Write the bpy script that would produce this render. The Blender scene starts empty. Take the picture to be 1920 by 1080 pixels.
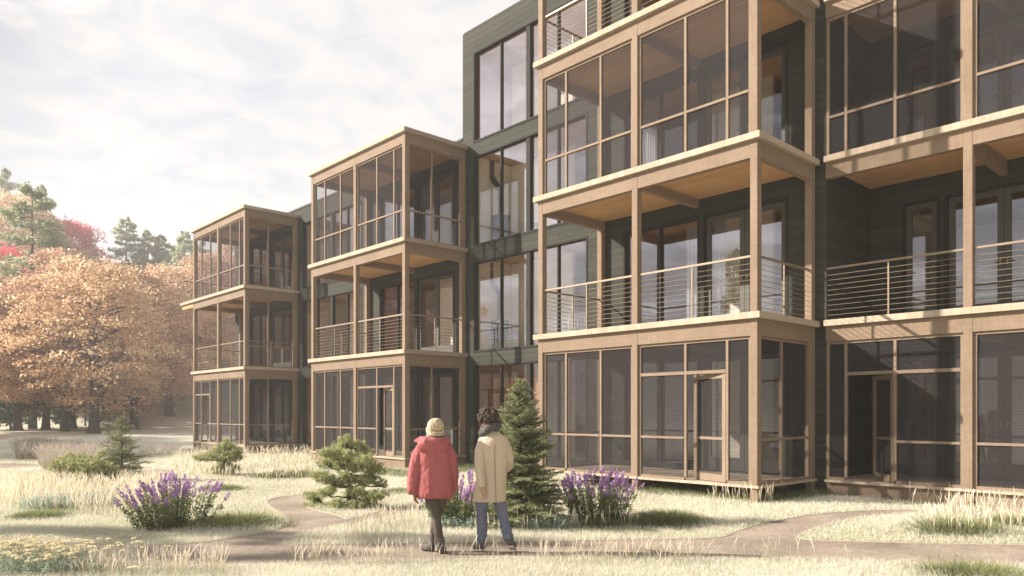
import bpy, bmesh, math, random
import numpy as np
from math import sin, cos, pi, radians as R_
random.seed(7); rng = np.random.default_rng(7)
SC = bpy.context.scene; COL = SC.collection

# ------------------------------------------------------------------ camera, light, sky, exposure
CAMZ = 1.7; FPX = 1410.0; HY = 772.3
cam = bpy.data.cameras.new("camera"); camo = bpy.data.objects.new("camera", cam); COL.objects.link(camo)
camo.location = (0, 0, CAMZ); camo.rotation_euler = (pi/2, 0, 0)
cam.sensor_width = 36; cam.lens = FPX/1920*36; cam.shift_y = (HY-540)/1920
cam.clip_start = 0.05; cam.clip_end = 3000
SC.camera = camo
SUN_EL = R_(28.5); SUN_AZ = R_(-85)                       # compass angle of the sun from +Y, clockwise
w = bpy.data.worlds.new("World"); SC.world = w; w.use_nodes = True
nt = w.node_tree; nt.nodes.clear()
def N(t, typ, **kw):
    n = t.nodes.new(typ)
    for k, v in kw.items():
        if k in n.inputs and not hasattr(n, k): n.inputs[k].default_value = v
        else: setattr(n, k, v)
    return n
def math_(t, op, a, b=None, clamp=False):
    n = t.nodes.new('ShaderNodeMath'); n.operation = op; n.use_clamp = clamp
    for i, q in enumerate((a, b)):
        if q is None: continue
        if isinstance(q, (int, float)): n.inputs[i].default_value = q
        else: t.links.new(q, n.inputs[i])
    return n.outputs[0]
def ramp(t, fac, stops):
    n = t.nodes.new('ShaderNodeValToRGB'); e = n.color_ramp.elements
    while len(e) < len(stops): e.new(0.5)
    for el, (p, c) in zip(e, stops):
        el.position = p; el.color = (*c, 1) if len(c) == 3 else c
    t.links.new(fac, n.inputs[0]); return n.outputs[0]
sky = N(nt, 'ShaderNodeTexSky', sky_type='NISHITA'); sky.sun_disc = False
sky.sun_elevation = SUN_EL; sky.sun_rotation = SUN_AZ; sky.air_density = 1.0; sky.dust_density = 2.0
bg1 = N(nt, 'ShaderNodeBackground'); bg1.inputs[1].default_value = 0.08
nt.links.new(sky.outputs[0], bg1.inputs[0])
tc = N(nt, 'ShaderNodeTexCoord'); sep = N(nt, 'ShaderNodeSeparateXYZ'); nt.links.new(tc.outputs['Generated'], sep.inputs[0])
zc = math_(nt, 'ADD', math_(nt, 'MAXIMUM', sep.outputs[2], 0.0), 0.12)
cmb = N(nt, 'ShaderNodeCombineXYZ')
nt.links.new(math_(nt, 'DIVIDE', sep.outputs[0], zc), cmb.inputs[0]); nt.links.new(math_(nt, 'DIVIDE', sep.outputs[1], zc), cmb.inputs[1])
n1 = N(nt, 'ShaderNodeTexNoise'); n1.inputs['Scale'].default_value = 0.9; n1.inputs['Detail'].default_value = 4; n1.inputs['Distortion'].default_value = .4
n2 = N(nt, 'ShaderNodeTexNoise'); n2.inputs['Scale'].default_value = 8.0; n2.inputs['Detail'].default_value = 6; n2.inputs['Distortion'].default_value = .6
nt.links.new(cmb.outputs[0], n1.inputs['Vector']); nt.links.new(cmb.outputs[0], n2.inputs['Vector'])
cf = math_(nt, 'ADD', math_(nt, 'MULTIPLY', n1.outputs[0], 0.50), math_(nt, 'MULTIPLY', n2.outputs[0], 0.50))
ccol = ramp(nt, cf, [(0.37, (0.755, 0.785, 0.84)), (0.47, (0.878, 0.872, 0.88)), (0.59, (0.98, 0.945, 0.925))])
bg2 = N(nt, 'ShaderNodeBackground'); bg2.inputs[1].default_value = 0.43
nt.links.new(ccol, bg2.inputs[0])
# thin cloud glows around the sun (forward scattering)
dotp = N(nt, 'ShaderNodeVectorMath', operation='DOT_PRODUCT'); nt.links.new(tc.outputs['Generated'], dotp.inputs[0])
dotp.inputs[1].default_value = (cos(SUN_EL)*sin(SUN_AZ), cos(SUN_EL)*cos(SUN_AZ), sin(SUN_EL))
glow = math_(nt, 'POWER', math_(nt, 'MAXIMUM', dotp.outputs['Value'], 0.0), 16.0)
# unseen sky away from the sun darkened to cut fill; sunny side stays bright
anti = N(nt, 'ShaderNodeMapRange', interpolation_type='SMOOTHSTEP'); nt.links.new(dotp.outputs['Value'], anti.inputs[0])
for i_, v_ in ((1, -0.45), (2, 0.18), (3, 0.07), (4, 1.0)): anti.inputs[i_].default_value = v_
# and its clouds get bolder: grey undersides against bright edges
near_ = N(nt, 'ShaderNodeMapRange', interpolation_type='SMOOTHSTEP'); nt.links.new(dotp.outputs['Value'], near_.inputs[0])
for i_, v_ in ((1, 0.58), (2, 0.88), (3, 0.0), (4, 1.0)): near_.inputs[i_].default_value = v_
bold = N(nt, 'ShaderNodeMapRange', interpolation_type='SMOOTHSTEP'); nt.links.new(math_(nt, 'ADD', math_(nt, 'MULTIPLY', n1.outputs[0], .75), math_(nt, 'MULTIPLY', n2.outputs[0], .25)), bold.inputs[0])
for i_, v_ in ((1, 0.42), (2, 0.58), (3, -0.72), (4, 0.30)): bold.inputs[i_].default_value = v_
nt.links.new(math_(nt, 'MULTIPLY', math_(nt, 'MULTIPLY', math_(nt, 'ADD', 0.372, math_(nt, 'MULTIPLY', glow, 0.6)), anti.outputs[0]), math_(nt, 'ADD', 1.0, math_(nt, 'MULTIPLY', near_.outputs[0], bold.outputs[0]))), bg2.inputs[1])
mixs = N(nt, 'ShaderNodeMixShader')
nt.links.new(ramp(nt, cf, [(0.34, (.86,)*3), (0.52, (.97,)*3)]), mixs.inputs[0])
nt.links.new(bg1.outputs[0], mixs.inputs[1]); nt.links.new(bg2.outputs[0], mixs.inputs[2])
wo = N(nt, 'ShaderNodeOutputWorld'); nt.links.new(mixs.outputs[0], wo.inputs[0])
sl = bpy.data.lights.new("sun", 'SUN'); sl.energy = 5.0; sl.angle = R_(0.9); sl.color = (1.0, 0.895, 0.77)
so = bpy.data.objects.new("sun", sl); COL.objects.link(so); so.location = (-30, 3, 30)
so.rotation_euler = (pi/2-SUN_EL, 0, pi-SUN_AZ)           # lamp -Z points away from the sun
SC.view_settings.view_transform = 'Standard'; SC.view_settings.look = 'None'
SC.view_settings.exposure = 1.35; SC.view_settings.gamma = 1.0
SC.render.engine = 'CYCLES'
SC.cycles.use_denoising = True
SC.cycles.max_bounces = 8; SC.cycles.transparent_max_bounces = 24; SC.cycles.volume_bounces = 1
SC.cycles.sample_clamp_indirect = 4

# ------------------------------------------------------------------ scene frame helpers
TH = 0.745; CT, ST = cos(TH), sin(TH)
def uv2xy(u, v): return (CT*u-ST*v, ST*u+CT*v)
def ss(a, b, x):
    t = np.clip((np.asarray(x, float)-a)/(b-a), 0, 1); return t*t*(3-2*t)
def H(x, y):
    x = np.asarray(x, float); y = np.asarray(y, float)
    u = CT*x+ST*y
    z = 0.14*ss(8.6, 11.3, u)
    r = np.hypot(x-5, y)
    z = z+17*ss(84, 146, r)*(1+.10*np.sin(x*.06+1)*np.cos(y*.05))
    return z
def ground(px, py):
    z = 0.0
    for _ in range(12):
        Y = FPX*(CAMZ-z)/(py-HY); X = (px-960)/FPX*Y; z = float(H(X, Y))
    return X, Y, z

# ------------------------------------------------------------------ object helpers
def tag(o, label=None, cat=None, group=None, kind=None):
    if label: o['label'] = label
    if cat: o['category'] = cat
    if group: o['group'] = group
    if kind: o['kind'] = kind
    return o
def empty(name, loc, rz=0, **kw):
    o = bpy.data.objects.new(name, None); COL.objects.link(o); o.empty_display_size = .3
    o.location = loc; o.rotation_euler = (0, 0, rz); return tag(o, **kw)
def link(name, me, parent=None, loc=None):
    o = bpy.data.objects.new(name, me); COL.objects.link(o)
    if parent: o.parent = parent
    if loc is not None: o.location = loc
    return o
class G:
    """collects polygons; build() links them as ONE mesh object"""
    def __init__(s): s.v = []; s.f = []; s.m = []
    def quad(s, a, b, c, d, m=0):
        i = len(s.v); s.v += [a, b, c, d]; s.f.append((i, i+1, i+2, i+3)); s.m.append(m)
    def box(s, x0, x1, y0, y1, z0, z1, m=0):
        if x1 < x0: x0, x1 = x1, x0
        if y1 < y0: y0, y1 = y1, y0
        i = len(s.v)
        s.v += [(x, y, z) for z in (z0, z1) for x, y in ((x0, y0), (x1, y0), (x1, y1), (x0, y1))]
        for q in ((3, 2, 1, 0), (4, 5, 6, 7), (0, 1, 5, 4), (1, 2, 6, 5), (2, 3, 7, 6), (3, 0, 4, 7)):
            s.f.append(tuple(i+k for k in q)); s.m.append(m)
    def tube(s, pts, rad, n=8, m=0, flat=1.0):
        pts = [np.array(p, float) for p in pts]; i0 = len(s.v); k = len(pts)
        if isinstance(rad, (int, float)): rad = [rad]*k
        up = None
        for j in range(k):
            d = pts[min(j+1, k-1)]-pts[max(j-1, 0)]; d /= (np.linalg.norm(d)+1e-9)
            if up is None:
                a = np.array((0, 0, 1.)) if abs(d[2]) < .9 else np.array((1., 0, 0))
                up = a-d*a.dot(d)
            else: up = up-d*up.dot(d)
            up = up/(np.linalg.norm(up)+1e-9); sd = np.cross(d, up)
            for q in range(n):
                a = 2*pi*q/n
                s.v.append(tuple(pts[j]+rad[j]*(cos(a)*up*flat+sin(a)*sd)))
        for j in range(k-1):
            for q in range(n):
                a = i0+j*n+q; b = i0+j*n+(q+1) % n
                s.f.append((a, b, b+n, a+n)); s.m.append(m)
        s.f.append(tuple(i0+q for q in range(n-1, -1, -1))); s.m.append(m)
        s.f.append(tuple(i0+(k-1)*n+q for q in range(n))); s.m.append(m)
    def rings(s, rg, n=20, m=0):
        """closed loft of horizontal super-ellipses: (cx, cy, z, rx, ry)"""
        i0 = len(s.v); k = len(rg)
        for cx, cy, z, rx, ry in rg:
            for q in range(n):
                a = 2*pi*q/n; c_, s_ = cos(a), sin(a)
                s.v.append((cx+rx*math.copysign(abs(c_)**.85, c_), cy+ry*math.copysign(abs(s_)**.85, s_), z))
        for j in range(k-1):
            for q in range(n):
                a = i0+j*n+q; b = i0+j*n+(q+1) % n
                s.f.append((a, b, b+n, a+n)); s.m.append(m)
        s.f.append(tuple(i0+q for q in range(n-1, -1, -1))); s.m.append(m)
        s.f.append(tuple(i0+(k-1)*n+q for q in range(n))); s.m.append(m)
    def ball(s, c, r, n=14, k=9, m=0, rot=None):
        if isinstance(r, (int, float)): r = (r, r, r)
        i0 = len(s.v)
        for j in range(1, k):
            t = pi*j/k
            for q in range(n):
                a = 2*pi*q/n; p = np.array((r[0]*sin(t)*cos(a), r[1]*sin(t)*sin(a), r[2]*cos(t)))
                if rot is not None: p = rot @ p
                s.v.append(tuple(p+np.array(c)))
        tp = np.array((0, 0, r[2])); bt = -tp
        if rot is not None: tp = rot @ tp; bt = rot @ bt
        s.v += [tuple(tp+np.array(c)), tuple(bt+np.array(c))]; T = len(s.v)-2; B = T+1
        for q in range(n):
            s.f.append((T, i0+q, i0+(q+1) % n)); s.m.append(m)
            l = i0+(k-2)*n; s.f.append((B, l+(q+1) % n, l+q)); s.m.append(m)
        for j in range(k-2):
            for q in range(n):
                a = i0+j*n+q; b = i0+j*n+(q+1) % n
                s.f.append((a, a+n, b+n, b)); s.m.append(m)
    def build(s, name, mats, parent=None, smooth=False, loc=None, off=(0, 0, 0)):
        me = bpy.data.meshes.new(name)
        vv = [(a-off[0], b-off[1], c-off[2]) for a, b, c in s.v] if any(off) else s.v
        me.from_pydata(vv, [], s.f)
        if not isinstance(mats, (list, tuple)): mats = [mats]
        for q in mats: me.materials.append(q)
        if len(mats) > 1: me.polygons.foreach_set('material_index', s.m)
        if smooth: me.polygons.foreach_set('use_smooth', [True]*len(s.f))
        me.update(); return link(name, me, parent, loc)
def poly_mesh(name, V, F, mat, tone=None, mats=None, mi=None):
    """fast mesh from numpy arrays: V (n,3), F (m,k)"""
    V = np.asarray(V, np.float32).reshape(-1, 3); F = np.asarray(F, np.int32); k = F.shape[1]
    me = bpy.data.meshes.new(name)
    me.vertices.add(len(V)); me.vertices.foreach_set('co', V.ravel())
    me.loops.add(F.size); me.loops.foreach_set('vertex_index', F.ravel())
    me.polygons.add(len(F)); me.polygons.foreach_set('loop_start', np.arange(0, F.size, k, dtype=np.int32))
    try: me.polygons.foreach_set('loop_total', np.full(len(F), k, np.int32))
    except Exception: pass
    for q in (mats or [mat]): me.materials.append(q)
    if mi is not None: me.polygons.foreach_set('material_index', np.asarray(mi, np.int32))
    if tone is not None:
        for nm, arr in (tone.items() if isinstance(tone, dict) else (('tone', tone),)):
            at = me.attributes.new(nm, 'FLOAT', 'POINT'); at.data.foreach_set('value', np.asarray(arr, np.float32).ravel())
    me.update(calc_edges=True); return me
def rand_rot(n, flat=1.0):
    """two orthonormal in-plane axes per card; flat<1 pushes the card normal towards +Z"""
    nr = rng.normal(size=(n, 3)); nr[:, :2] *= flat; nr[:, 2] = np.abs(nr[:, 2])+.05
    nr /= np.linalg.norm(nr, axis=1)[:, None]
    a = rng.normal(size=(n, 3)); a -= nr*(a*nr).sum(1)[:, None]; a /= np.linalg.norm(a, axis=1)[:, None]
    return a, np.cross(nr, a)
def cards(C, size, flat=1.0, asp=.55):
    """pointed leaf cards (4 corners: tail, side, tip, side) round the centres C"""
    n = len(C); a, b = rand_rot(n, flat); s = (size*rng.uniform(.6, 1.35, n))[:, None]
    nz = np.cross(a, b)
    V = np.stack([C-a*s*.5, C+b*s*asp*.5+nz*s*.08, C+a*s*.5, C-b*s*asp*.5+nz*s*.08], 1)
    return V.reshape(-1, 3), np.arange(4*n).reshape(n, 4)

# ------------------------------------------------------------------ materials
def mat(name, col=None, rough=.8, spec=.3, metal=0):
    m = bpy.data.materials.new(name); m.use_nodes = True; t = m.node_tree
    b = t.nodes['Principled BSDF']; b.inputs['Roughness'].default_value = rough
    b.inputs['Specular IOR Level'].default_value = spec; b.inputs['Metallic'].default_value = metal
    if col: b.inputs['Base Color'].default_value = (*col, 1)
    return m, t, b
def noise(t, scale, detail=4, vec=None, rough=.5):
    n = t.nodes.new('ShaderNodeTexNoise'); n.inputs['Scale'].default_value = scale; n.inputs['Detail'].default_value = detail
    n.inputs['Roughness'].default_value = rough
    if vec is not None: t.links.new(vec, n.inputs['Vector'])
    return n.outputs[0]
def objco(t, scale=(1, 1, 1), rot=(0, 0, 0)):
    c = t.nodes.new('ShaderNodeTexCoord'); mp = t.nodes.new('ShaderNodeMapping')
    mp.inputs['Scale'].default_value = scale; mp.inputs['Rotation'].default_value = rot
    t.links.new(c.outputs['Object'], mp.inputs['Vector']); return mp.outputs[0]
def bump(t, b, h, strength=.3, dist=.01):
    n = t.nodes.new('ShaderNodeBump'); n.inputs['Strength'].default_value = strength; n.inputs['Distance'].default_value = dist
    t.links.new(h, n.inputs['Height']); t.links.new(n.outputs[0], b.inputs['Normal'])
def mixc(t, f, a, b_, mode='MIX'):
    n = t.nodes.new('ShaderNodeMix'); n.data_type = 'RGBA'; n.blend_type = mode
    for i, q in ((0, f), (6, a), (7, b_)):
        if isinstance(q, (int, float)): n.inputs[i].default_value = q
        elif isinstance(q, tuple): n.inputs[i].default_value = (*q, 1)
        else: t.links.new(q, n.inputs[i])
    return n.outputs[2]
def wood(name, c0, c1, plank=None, axis=1, rough=.75, dark=.55):
    """timber: stretched grain, small knots; plank = board width across the given axis"""
    m, t, b = mat(name, rough=rough, spec=.12)
    g = noise(t, 3.0, 6, objco(t, (9, 9, 1.1)), .65); g2 = noise(t, 3.0, 6, objco(t, (9, 1.1, 9)), .65)
    big = noise(t, 1.3, 3, objco(t))
    f = math_(t, 'ADD', math_(t, 'MULTIPLY', math_(t, 'ADD', g, g2), .35), math_(t, 'MULTIPLY', big, .3))
    c = ramp(t, f, [(.36, c0), (.64, c1)])
    vo = t.nodes.new('ShaderNodeTexVoronoi'); vo.inputs['Scale'].default_value = 1.7; t.links.new(objco(t), vo.inputs['Vector'])
    kn = ramp(t, vo.outputs[0], [(.014, (.5,)*3), (.035, (1,)*3)])
    c = mixc(t, 1.0, c, kn, 'MULTIPLY')
    if plank:
        sp = t.nodes.new('ShaderNodeSeparateXYZ'); t.links.new(objco(t), sp.inputs[0])
        x = math_(t, 'DIVIDE', sp.outputs[axis], plank)
        fr = math_(t, 'FRACT', x); gap = math_(t, 'LESS_THAN', math_(t, 'ABSOLUTE', math_(t, 'SUBTRACT', fr, .5)), .5-.0045/plank)
        idn = t.nodes.new('ShaderNodeTexWhiteNoise'); idn.noise_dimensions = '1D'
        t.links.new(math_(t, 'FLOOR', x), idn.inputs['W'])
        c = mixc(t, 1.0, c, ramp(t, idn.outputs[0], [(0, (.88, .87, .85)), (1, (1.06, 1.05, 1.03))]), 'MULTIPLY')
        c = mixc(t, gap, tuple(q*dark for q in c0), c)
    t.links.new(c, b.inputs['Base Color']); bump(t, b, f, .25, .004); return m
M = {}
M['beam'] = wood('timber_beam', (.170, .124, .088), (.255, .191, .141))
M['edge'] = wood('deck_edge_timber', (.36, .295, .23), (.46, .385, .305), plank=.14, axis=1, dark=.8)
M['deck'] = wood('deck_boards', (.36, .29, .22), (.52, .43, .34), plank=.14, axis=1)
M['ceil'] = wood('ceiling_planks', (.44, .262, .132), (.58, .365, .198), plank=.13, axis=0, dark=.7)
M['frame_w'] = wood('screen_frame_timber', (.180, .134, .098), (.262, .200, .150))
def siding():
    m, t, b = mat('dark_green_lap_siding', rough=.75, spec=.08)
    co = objco(t, (1, 1, 1), (0, 0, 0)); sp = t.nodes.new('ShaderNodeSeparateXYZ'); t.links.new(co, sp.inputs[0])
    row = math_(t, 'DIVIDE', sp.outputs[2], .165); fr = math_(t, 'FRACT', row); ri = math_(t, 'FLOOR', row)
    along = math_(t, 'ADD', sp.outputs[1], sp.outputs[0])
    x = math_(t, 'ADD', math_(t, 'DIVIDE', along, 3.2), math_(t, 'MULTIPLY', ri, .377)); bi = math_(t, 'FLOOR', x); bf = math_(t, 'FRACT', x)
    wn = t.nodes.new('ShaderNodeTexWhiteNoise'); wn.noise_dimensions = '2D'; cb = t.nodes.new('ShaderNodeCombineXYZ')
    t.links.new(ri, cb.inputs[0]); t.links.new(bi, cb.inputs[1]); t.links.new(cb.outputs[0], wn.inputs['Vector'])
    g = noise(t, 4, 5, objco(t, (1, 1, 14)), .6)
    c = ramp(t, math_(t, 'ADD', math_(t, 'MULTIPLY', g, .6), math_(t, 'MULTIPLY', wn.outputs[0], .4)), [(.2, (.035, .037, .030)), (.8, (.052, .054, .045))])
    ln = math_(t, 'MULTIPLY', math_(t, 'GREATER_THAN', fr, .06), math_(t, 'GREATER_THAN', bf, .003))
    c = mixc(t, ln, (.014, .014, .011), c)
    t.links.new(c, b.inputs['Base Color']); bump(t, b, math_(t, 'SUBTRACT', 1.0, fr), .35, .012); return m
M['siding'] = siding()
M['frame'], _, _ = mat('black_metal_frame', (.026, .024, .022), .8, .15)
M['doorw'], t_, b_ = mat('dark_painted_door', (.05, .05, .042), .5, .4)
M['roof'], _, _ = mat('roof_membrane', (.10, .10, .095), .9)
M['steel'], _, _ = mat('bronze_railing_metal', (.23, .18, .13), .5, .3, .3)
M['concrete'], t_, b_ = mat('concrete_base', rough=.9)
t_.links.new(ramp(t_, noise(t_, 6, 5), [(.3, (.10, .10, .095)), (.7, (.17, .165, .155))]), b_.inputs['Base Color'])
def glass():
    m = bpy.data.materials.new('window_glass'); m.use_nodes = True; t = m.node_tree; t.nodes.clear()
    tr = N(t, 'ShaderNodeBsdfTransparent'); tr.inputs[0].default_value = (.93, .93, .92, 1)
    gl = N(t, 'ShaderNodeBsdfGlossy'); gl.inputs['Roughness'].default_value = .004; gl.inputs[0].default_value = (.80, .84, .97, 1)
    lw = N(t, 'ShaderNodeLayerWeight'); lw.inputs[0].default_value = .5      # Schlick, the same from both sides
    fr5 = math_(t, 'MULTIPLY', math_(t, 'POWER', lw.outputs['Facing'], 5.0), .75)
    bmp = t.nodes.new('ShaderNodeBump'); bmp.inputs['Strength'].default_value = .015; bmp.inputs['Distance'].default_value = .02
    t.links.new(noise(t, .9, 1, objco(t)), bmp.inputs['Height']); t.links.new(bmp.outputs[0], gl.inputs['Normal'])
    mx = N(t, 'ShaderNodeMixShader'); o = N(t, 'ShaderNodeOutputMaterial')
    t.links.new(math_(t, 'ADD', fr5, .21, True), mx.inputs[0])
    t.links.new(tr.outputs[0], mx.inputs[1]); t.links.new(gl.outputs[0], mx.inputs[2]); t.links.new(mx.outputs[0], o.inputs[0]); return m
M['glass'] = glass()
def screen():
    m = bpy.data.materials.new('insect_screen_mesh'); m.use_nodes = True; t = m.node_tree; t.nodes.clear()
    tr = N(t, 'ShaderNodeBsdfTransparent'); df = N(t, 'ShaderNodeBsdfDiffuse'); df.inputs[0].default_value = (.056, .052, .055, 1)
    co = objco(t); sp = N(t, 'ShaderNodeSeparateXYZ'); t.links.new(co, sp.inputs[0])
    al = math_(t, 'ADD', sp.outputs[0], sp.outputs[1])
    def wires(x, pitch, wd):
        f = math_(t, 'FRACT', math_(t, 'DIVIDE', x, pitch)); return math_(t, 'LESS_THAN', f, wd)
    wv = math_(t, 'MAXIMUM', wires(al, .024, .34), wires(sp.outputs[2], .024, .34))
    f = math_(t, 'ADD', .24, math_(t, 'MULTIPLY', wv, .37))
    mx = N(t, 'ShaderNodeMixShader'); o = N(t, 'ShaderNodeOutputMaterial')
    t.links.new(f, mx.inputs[0]); t.links.new(tr.outputs[0], mx.inputs[1]); t.links.new(df.outputs[0], mx.inputs[2]); t.links.new(mx.outputs[0], o.inputs[0]); return m
M['screen'] = screen()
M['plaster'], _, _ = mat('cream_interior_wall', (.80, .75, .66), .9)
M['inwood'] = wood('interior_timber', (.34, .20, .11), (.50, .31, .17), plank=.16, axis=1)
M['infloor'] = wood('interior_floor', (.44, .34, .24), (.56, .45, .33), plank=.12, axis=1)
M['curtain'], _, _ = mat('grey_white_curtain', (.55, .54, .56), .95)
M['stove'], _, _ = mat('black_cast_iron', (.018, .017, .016), .55, .5)
def leafmat(name, stops, transl=.35, attr='tone', rough=.7, vary=.02):
    m = bpy.data.materials.new(name); m.use_nodes = True; t = m.node_tree; t.nodes.clear()
    a = N(t, 'ShaderNodeAttribute'); a.attribute_name = attr
    c = ramp(t, a.outputs['Fac'], stops)
    oi = N(t, 'ShaderNodeObjectInfo'); hs = N(t, 'ShaderNodeHueSaturation'); t.links.new(c, hs.inputs['Color'])   # every plant has its own hue
    t.links.new(math_(t, 'ADD', .5-vary*.5, math_(t, 'MULTIPLY', oi.outputs['Random'], vary)), hs.inputs['Hue'])
    t.links.new(math_(t, 'ADD', 1-vary*4, math_(t, 'MULTIPLY', oi.outputs['Random'], vary*6)), hs.inputs['Value']); c = hs.outputs[0]
    df = N(t, 'ShaderNodeBsdfPrincipled'); df.inputs['Roughness'].default_value = rough; df.inputs['Specular IOR Level'].default_value = .2
    tl = N(t, 'ShaderNodeBsdfTranslucent'); t.links.new(c, df.inputs['Base Color']); t.links.new(c, tl.inputs[0])
    mx = N(t, 'ShaderNodeMixShader'); mx.inputs[0].default_value = transl; o = N(t, 'ShaderNodeOutputMaterial')
    t.links.new(df.outputs[0], mx.inputs[1]); t.links.new(tl.outputs[0], mx.inputs[2]); t.links.new(mx.outputs[0], o.inputs[0]); return m
def barkmat(name, c0, c1, sc=(6, 6, 1)):
    m, t, b = mat(name, rough=.95, spec=.1)
    f = noise(t, 4, 6, objco(t, sc), .7); t.links.new(ramp(t, f, [(.3, c0), (.7, c1)]), b.inputs['Base Color']); bump(t, b, f, .8, .05); return m
M['bark'] = barkmat('grey_bark', (.055, .045, .040), (.14, .115, .10))
M['twig'] = barkmat('brown_twig', (.05, .035, .025), (.12, .085, .06), (20, 20, 20))

# ------------------------------------------------------------------ ground, paths
def pts(*p): return [ground(a, b)[:2] for a, b in p]
PATHS = {
 'main': pts((-120,1000),(0,1008),(100,1017),(250,1024),(350,1022),(430,1012),(500,1000),(545,986),(535,970),(512,956),(498,945),(506,937),(530,932),(575,929),(600,926),(615,928),
   (585,935),(568,943),(572,951),(592,958),(620,964),(640,969),(652,977),(700,963),(760,952),(840,946),(900,940),(905,948),(840,953),(780,961),(700,975),(640,986),(590,996),(545,1008),(522,1022),
   (600,1023),(700,1022),(820,1020),(1000,1017),(1200,1014),(1353,1011),(1375,1000),(1420,985),(1500,970),(1600,960),(1700,957),(1760,961),(1640,970),(1560,983),(1505,1000),(1490,1013),
   (1600,1017),(1700,1020),(1920,1024),(2050,1026),(2050,1062),(1920,1060),(1600,1055),(1400,1049),(1200,1047),(1000,1049),(800,1053),(600,1058),(520,1061),(400,1066),(200,1068),(0,1064),(-120,1058)),
 'far': pts((250,893),(270,884),(300,881),(325,884),(318,892),(285,899)),
 'farleft': pts((-40,872),(0,869),(60,870),(80,874),(40,878),(-40,880)),
}
def inside(poly, x, y):
    x = np.asarray(x); y = np.asarray(y); c = np.zeros(x.shape, bool); n = len(poly)
    for i in range(n):
        x1, y1 = poly[i]; x2, y2 = poly[(i+1) % n]
        if y1 == y2: continue
        k = ((y1 > y) != (y2 > y)) & (x < (x2-x1)*(y-y1)/(y2-y1)+x1); c ^= k
    return c
def smooth_poly(p, it=2):
    for _ in range(it):
        q = []
        for i in range(len(p)):
            a, b = np.array(p[i]), np.array(p[(i+1) % len(p)])
            q += [tuple(a*.75+b*.25), tuple(a*.25+b*.75)]
        p = q
    return p
PATHS = {k: smooth_poly(p) for k, p in PATHS.items()}
def on_path(x, y):
    r = np.zeros(np.asarray(x).shape, bool)
    for p in PATHS.values(): r |= inside(p, x, y)
    return r
gm, t_, b_ = mat('dry_lawn_ground', rough=.95, spec=.05)
f_ = math_(t_, 'ADD', math_(t_, 'MULTIPLY', noise(t_, .35, 4, objco(t_)), .5), math_(t_, 'MULTIPLY', noise(t_, 9, 5, objco(t_)), .5))
t_.links.new(ramp(t_, f_, [(.34, (.40, .385, .29)), (.5, (.54, .51, .42)), (.66, (.65, .61, .52))]), b_.inputs['Base Color']); bump(t_, b_, noise(t_, 60, 3, objco(t_)), .5, .03)
gx = np.concatenate([np.arange(-260, -60, 8), np.arange(-60, -20, 1.5), np.arange(-20, 22, .5), np.arange(22, 60, 2), np.arange(60, 161, 8)])
gy = np.concatenate([np.arange(-160, 0, 8), np.arange(0, 34, .5), np.arange(34, 80, 1.5), np.arange(80, 261, 6)])
XX, YY = np.meshgrid(gx, gy); ZZ = H(XX, YY)
idx = np.arange(XX.size).reshape(XX.shape)
gf = np.stack([idx[:-1, :-1], idx[:-1, 1:], idx[1:, 1:], idx[1:, :-1]], -1).reshape(-1, 4)
gme = poly_mesh('ground', np.stack([XX, YY, ZZ], -1), gf, gm); gme.polygons.foreach_set('use_smooth', [True]*len(gf))
tag(link('ground', gme), kind='structure')
pm, t_, b_ = mat('brown_gravel', rough=.95, spec=.1)
f_ = math_(t_, 'ADD', math_(t_, 'MULTIPLY', noise(t_, 70, 4, objco(t_), .7), .45), math_(t_, 'MULTIPLY', noise(t_, 17, 6, objco(t_), .75), .55)); f2 = noise(t_, .9, 4, objco(t_))
c_ = ramp(t_, math_(t_, 'ADD', math_(t_, 'MULTIPLY', f_, .65), math_(t_, 'MULTIPLY', f2, .35)), [(.36, (.13, .107, .086)), (.5, (.27, .225, .182)), (.64, (.45, .385, .32))])
t_.links.new(c_, b_.inputs['Base Color']); bump(t_, b_, f_, .9, .012)
for k, p in PATHS.items():
    bm = bmesh.new(); vs = [bm.verts.new((x, y, 0)) for x, y in p]; bm.faces.new(vs)
    bmesh.ops.triangulate(bm, faces=bm.faces[:])
    for _ in range(5):
        es = [e for e in bm.edges if e.calc_length() > .6]
        if not es: break
        bmesh.ops.subdivide_edges(bm, edges=es, cuts=1); bmesh.ops.triangulate(bm, faces=bm.faces[:])
    for v in bm.verts: v.co.z = float(H(v.co.x, v.co.y))+.012
    bmesh.ops.recalc_face_normals(bm, faces=bm.faces[:])
    me = bpy.data.meshes.new('gravel_path'); bm.to_mesh(me); bm.free(); me.materials.append(pm)
    tag(link('gravel_path', me), kind='structure')
# pale steel edging along the path
eg = G(); q_ = PATHS['main']
for i in range(len(q_)):
    (x1, y1), (x2, y2) = q_[i], q_[(i+1) % len(q_)]
    d = math.hypot(x2-x1, y2-y1)
    if d < 1e-4 or d > 2.5: continue
    nx, ny = -(y2-y1)/d*.008, (x2-x1)/d*.008
    za, zb = float(H(x1, y1)), float(H(x2, y2))
    P = [(x1-nx, y1-ny, za+.018), (x2-nx, y2-ny, zb+.018), (x2+nx, y2+ny, zb+.018), (x1+nx, y1+ny, za+.018)]
    Q = [(a, b, c-.06) for a, b, c in P]
    eg.quad(*P); eg.quad(Q[0], Q[1], P[1], P[0]); eg.quad(Q[3], P[3], P[2], Q[2])
em, _, _ = mat('pale_edging', (.50, .44, .35), .8)
tag(eg.build('path_edging', em), kind='structure')
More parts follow.
